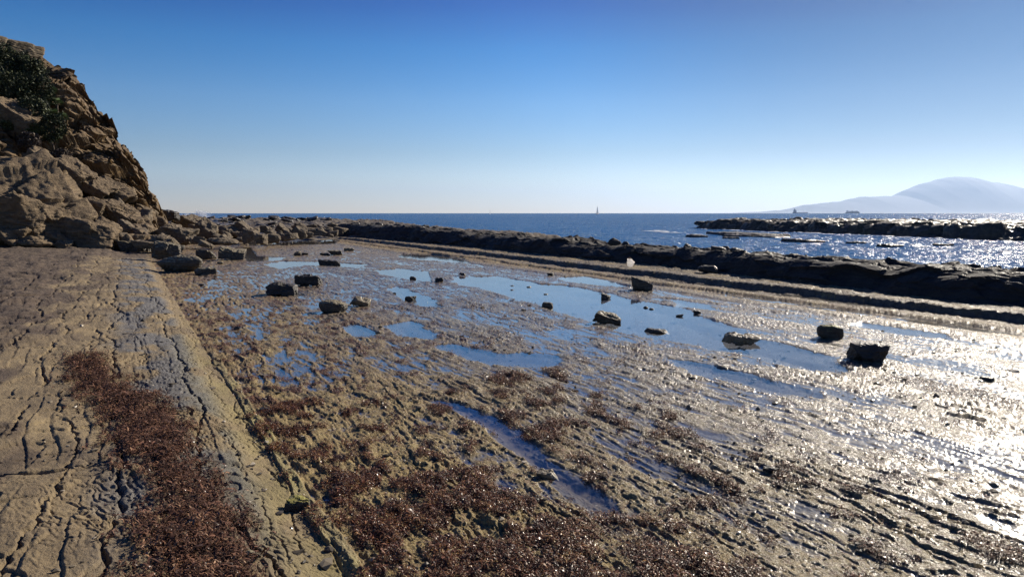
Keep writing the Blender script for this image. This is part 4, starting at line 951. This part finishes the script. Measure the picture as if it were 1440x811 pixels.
def lathe_hull(L, B, Hh, n=15):
    """boat hull along x: pointed bow, cut stern"""
    V = []
    for i in range(n):
        t = i/(n-1); x = (t-.5)*L; b = B/2*min(1, (1-t)*2.2+.02)**.7*(.8+.2*min(1, t*4)); sh = Hh*(1+.25*(t*2-1)**2)
        V += [(x, -b, sh), (x, -b*.85, Hh*.35), (x*.97, -b*.2, -Hh*.3), (x*.97, b*.2, -Hh*.3), (x, b*.85, Hh*.35), (x, b, sh)]
    Fc = grid_faces(n, 6, True); return np.array(V), Fc
MWHITE = mat_plain('white_gelcoat', (.7, .7, .7), .35); MSAIL = mat_plain('sailcloth', (.62, .64, .66), .8); MSTEEL = mat_plain('dark_hull_paint', (.22, .25, .30), .5); MMAST = mat_plain('alloy_mast', (.4, .4, .42), .4)
MGREYP = mat_plain('grey_paint', (.35, .37, .40), .6)
def box(x0, x1, y0, y1, z0, z1):
    V = [(x, y, z) for z in (z0, z1) for x, y in ((x0, y0), (x1, y0), (x1, y1), (x0, y1))]
    return V, [(3, 2, 1, 0), (4, 5, 6, 7), (0, 1, 5, 4), (1, 2, 6, 5), (2, 3, 7, 6), (3, 0, 4, 7)]
def boxes(name, L_):
    V = []; Fc = []
    for b in L_: v, f = box(*b); Fc += [tuple(i+len(V) for i in q) for q in f]; V += v
    return mesh_np(name, V, Fc, False)
def sailboat(u, D, L, mast, sail, lb, rz):
    x, y, _ = at_depth(u, 300, D)
    t = empty('sailboat', (x, y, SEA), -YAW+rz, label=lb, category='sailboat', group='yachts on the horizon')
    V, Fc = lathe_hull(L, L*.3, L*.09); obj('hull', mesh_np('hull', V, Fc), MSTEEL, t)
    obj('cabin', boxes('cabin', [(-L*.2, L*.15, -L*.08, L*.08, L*.08, L*.16)]), MWHITE, t)
    obj('mast', stem_mesh('mast', [(0, 0, L*.05), (0, 0, mast)], .014*L, .008*L, 8), MMAST, t)
    obj('boom', boxes('boom', [(-L*.38, 0, -.1, .1, L*.2, L*.22)]), MMAST, t)
    if sail:
        n = 14; V = []
        for i in range(n):
            k = i/(n-1); zz = L*.22+k*(mast*.97-L*.22)
            for j in range(6): q = j/5; V.append((-L*.36*(1-k)**.8*q, math.sin(q*math.pi)*L*.03*(1-k), zz))
        obj('mainsail', mesh_np('mainsail', V, grid_faces(n, 6)), MSAIL, t)
        V = []
        for i in range(n):
            k = i/(n-1); zz = L*.13+k*mast*.8
            for j in range(6): q = j/5; V.append((L*.45*(1-k)-L*.32*(1-k)*q, math.sin(q*math.pi)*L*.05*(1-k), zz))
        obj('foresail', mesh_np('foresail', V, grid_faces(n, 6)), MSAIL, t)
sailboat(840, 1500, 11, 19, True, 'larger sailing yacht on the horizon near the middle, sails up', R(52))
sailboat(689, 1500, 6, 13, True, 'small yacht on the horizon left of the larger one', R(70))
sailboat(1021, 1900, 5, 11, True, 'tiny yacht on the horizon above the near end of the outer reef', R(75))
def ship(u0, u1, D, lb, kind):
    x, y, _ = at_depth((u0+u1)/2, 300, D); L = (u1-u0)*D/F
    t = empty('cargo_ship', (x, y, SEA), -YAW, label=lb, category='ship', group='ships under the mountain')
    V, Fc = lathe_hull(L, L*.16, L*.055); obj('hull', mesh_np('hull', V, Fc), MSTEEL, t)
    if kind == 0:
        obj('deckhouse', boxes('deckhouse', [(-L*.46, -L*.28, -L*.06, L*.06, L*.05, L*.20), (-L*.42, -L*.33, -L*.05, L*.05, L*.20, L*.25)]), MGREYP, t)
        obj('funnel', stem_mesh('funnel', [(-L*.4, 0, L*.2), (-L*.4, 0, L*.33)], L*.02, L*.018, 10), MSTEEL, t)
        obj('foremast', stem_mesh('foremast', [(L*.35, 0, L*.05), (L*.35, 0, L*.13)], L*.006, L*.004, 6), MMAST, t)
    else:
        obj('containers', boxes('containers', [(-L*.30+i*L*.105, -L*.30+i*L*.105+L*.095, -L*.06, L*.06, L*.05, L*(.13+.02*((i*7) % 3))) for i in range(7)]), MGREYP, t)
        obj('deckhouse', boxes('deckhouse', [(-L*.42, -L*.33, -L*.06, L*.06, L*.05, L*.20)]), MWHITE, t)
ship(1115, 1136, 5200, 'cargo ship with tall stern deckhouse below the low end of the mountain', 0)
ship(1189, 1209, 5700, 'faint boxy container ship closer under the mountain', 1)

# ------------------------------------------------------------------ far mountain across the strait
def mountain():
    MU = np.array([1040, 1105, 1130, 1155, 1180, 1205, 1230, 1255, 1265, 1275, 1290, 1310, 1322, 1335, 1350, 1365, 1375, 1390, 1400, 1415, 1440, 1500, 1600, 1750, 1900])
    MV = np.array([300.5, 296, 289, 286.5, 284, 278, 277.5, 276.5, 270, 266, 260, 254.5, 251, 250, 251, 255, 257.5, 258.5, 261, 266, 270.5, 276, 282, 290, 301])
    D0 = 23000; us = np.linspace(1040, 1900, 500); ts = np.linspace(0, 1, 70)
    U, T = np.meshgrid(us, ts, indexing='ij'); U = U.ravel(); T = T.ravel()
    hh = (300.5-np.interp(U, MU, MV))/F*D0+(9*pn2(U/9, U*0, 701)+6*pn2(U/3, U*0, 702))*ss(.3, .6, T)*1.6
    prof = np.where(T < .6, ss(0, .6, T)**.8, 1-ss(.6, 1, T)*.98)
    D = D0-3500+T*5800
    x = (U-720)/F*D0; x = x+(T-.6)*0
    Z = H-6+np.maximum(hh, 0)*prof*(1+.012*fb2(U/28, T*6, 4, 703)*ss(0, .3, T)*ss(.62, .5, T))
    P = np.stack([x*math.cos(YAW)+D*math.sin(YAW), -x*math.sin(YAW)+D*math.cos(YAW), Z], 1)
    obj('mountain', mesh_np('mountain', P, grid_faces(len(us), len(ts))), mat_plain('mountain_haze_blue', (.045, .055, .085), .95), kind='structure')  # bluish base colour: part of the distance haze is painted in
mountain()

# ------------------------------------------------------------------ air
hz = M('sea_haze'); hz.N.remove(hz.b); vol = hz.n('ShaderNodeVolumePrincipled')
vol.inputs['Color'].default_value = (.49, .67, 1, 1); vol.inputs['Density'].default_value = 2.5e-5; vol.inputs['Anisotropy'].default_value = .5
hz.link(vol.outputs[0], hz.out.inputs['Volume']); hz.m.cycles.homogeneous_volume = True
v, f = box(-9500, 36000, -9500, 36000, -7.5, 1350)
o = obj('haze', mesh_np('haze', v, f, False), hz.m, kind='stuff')
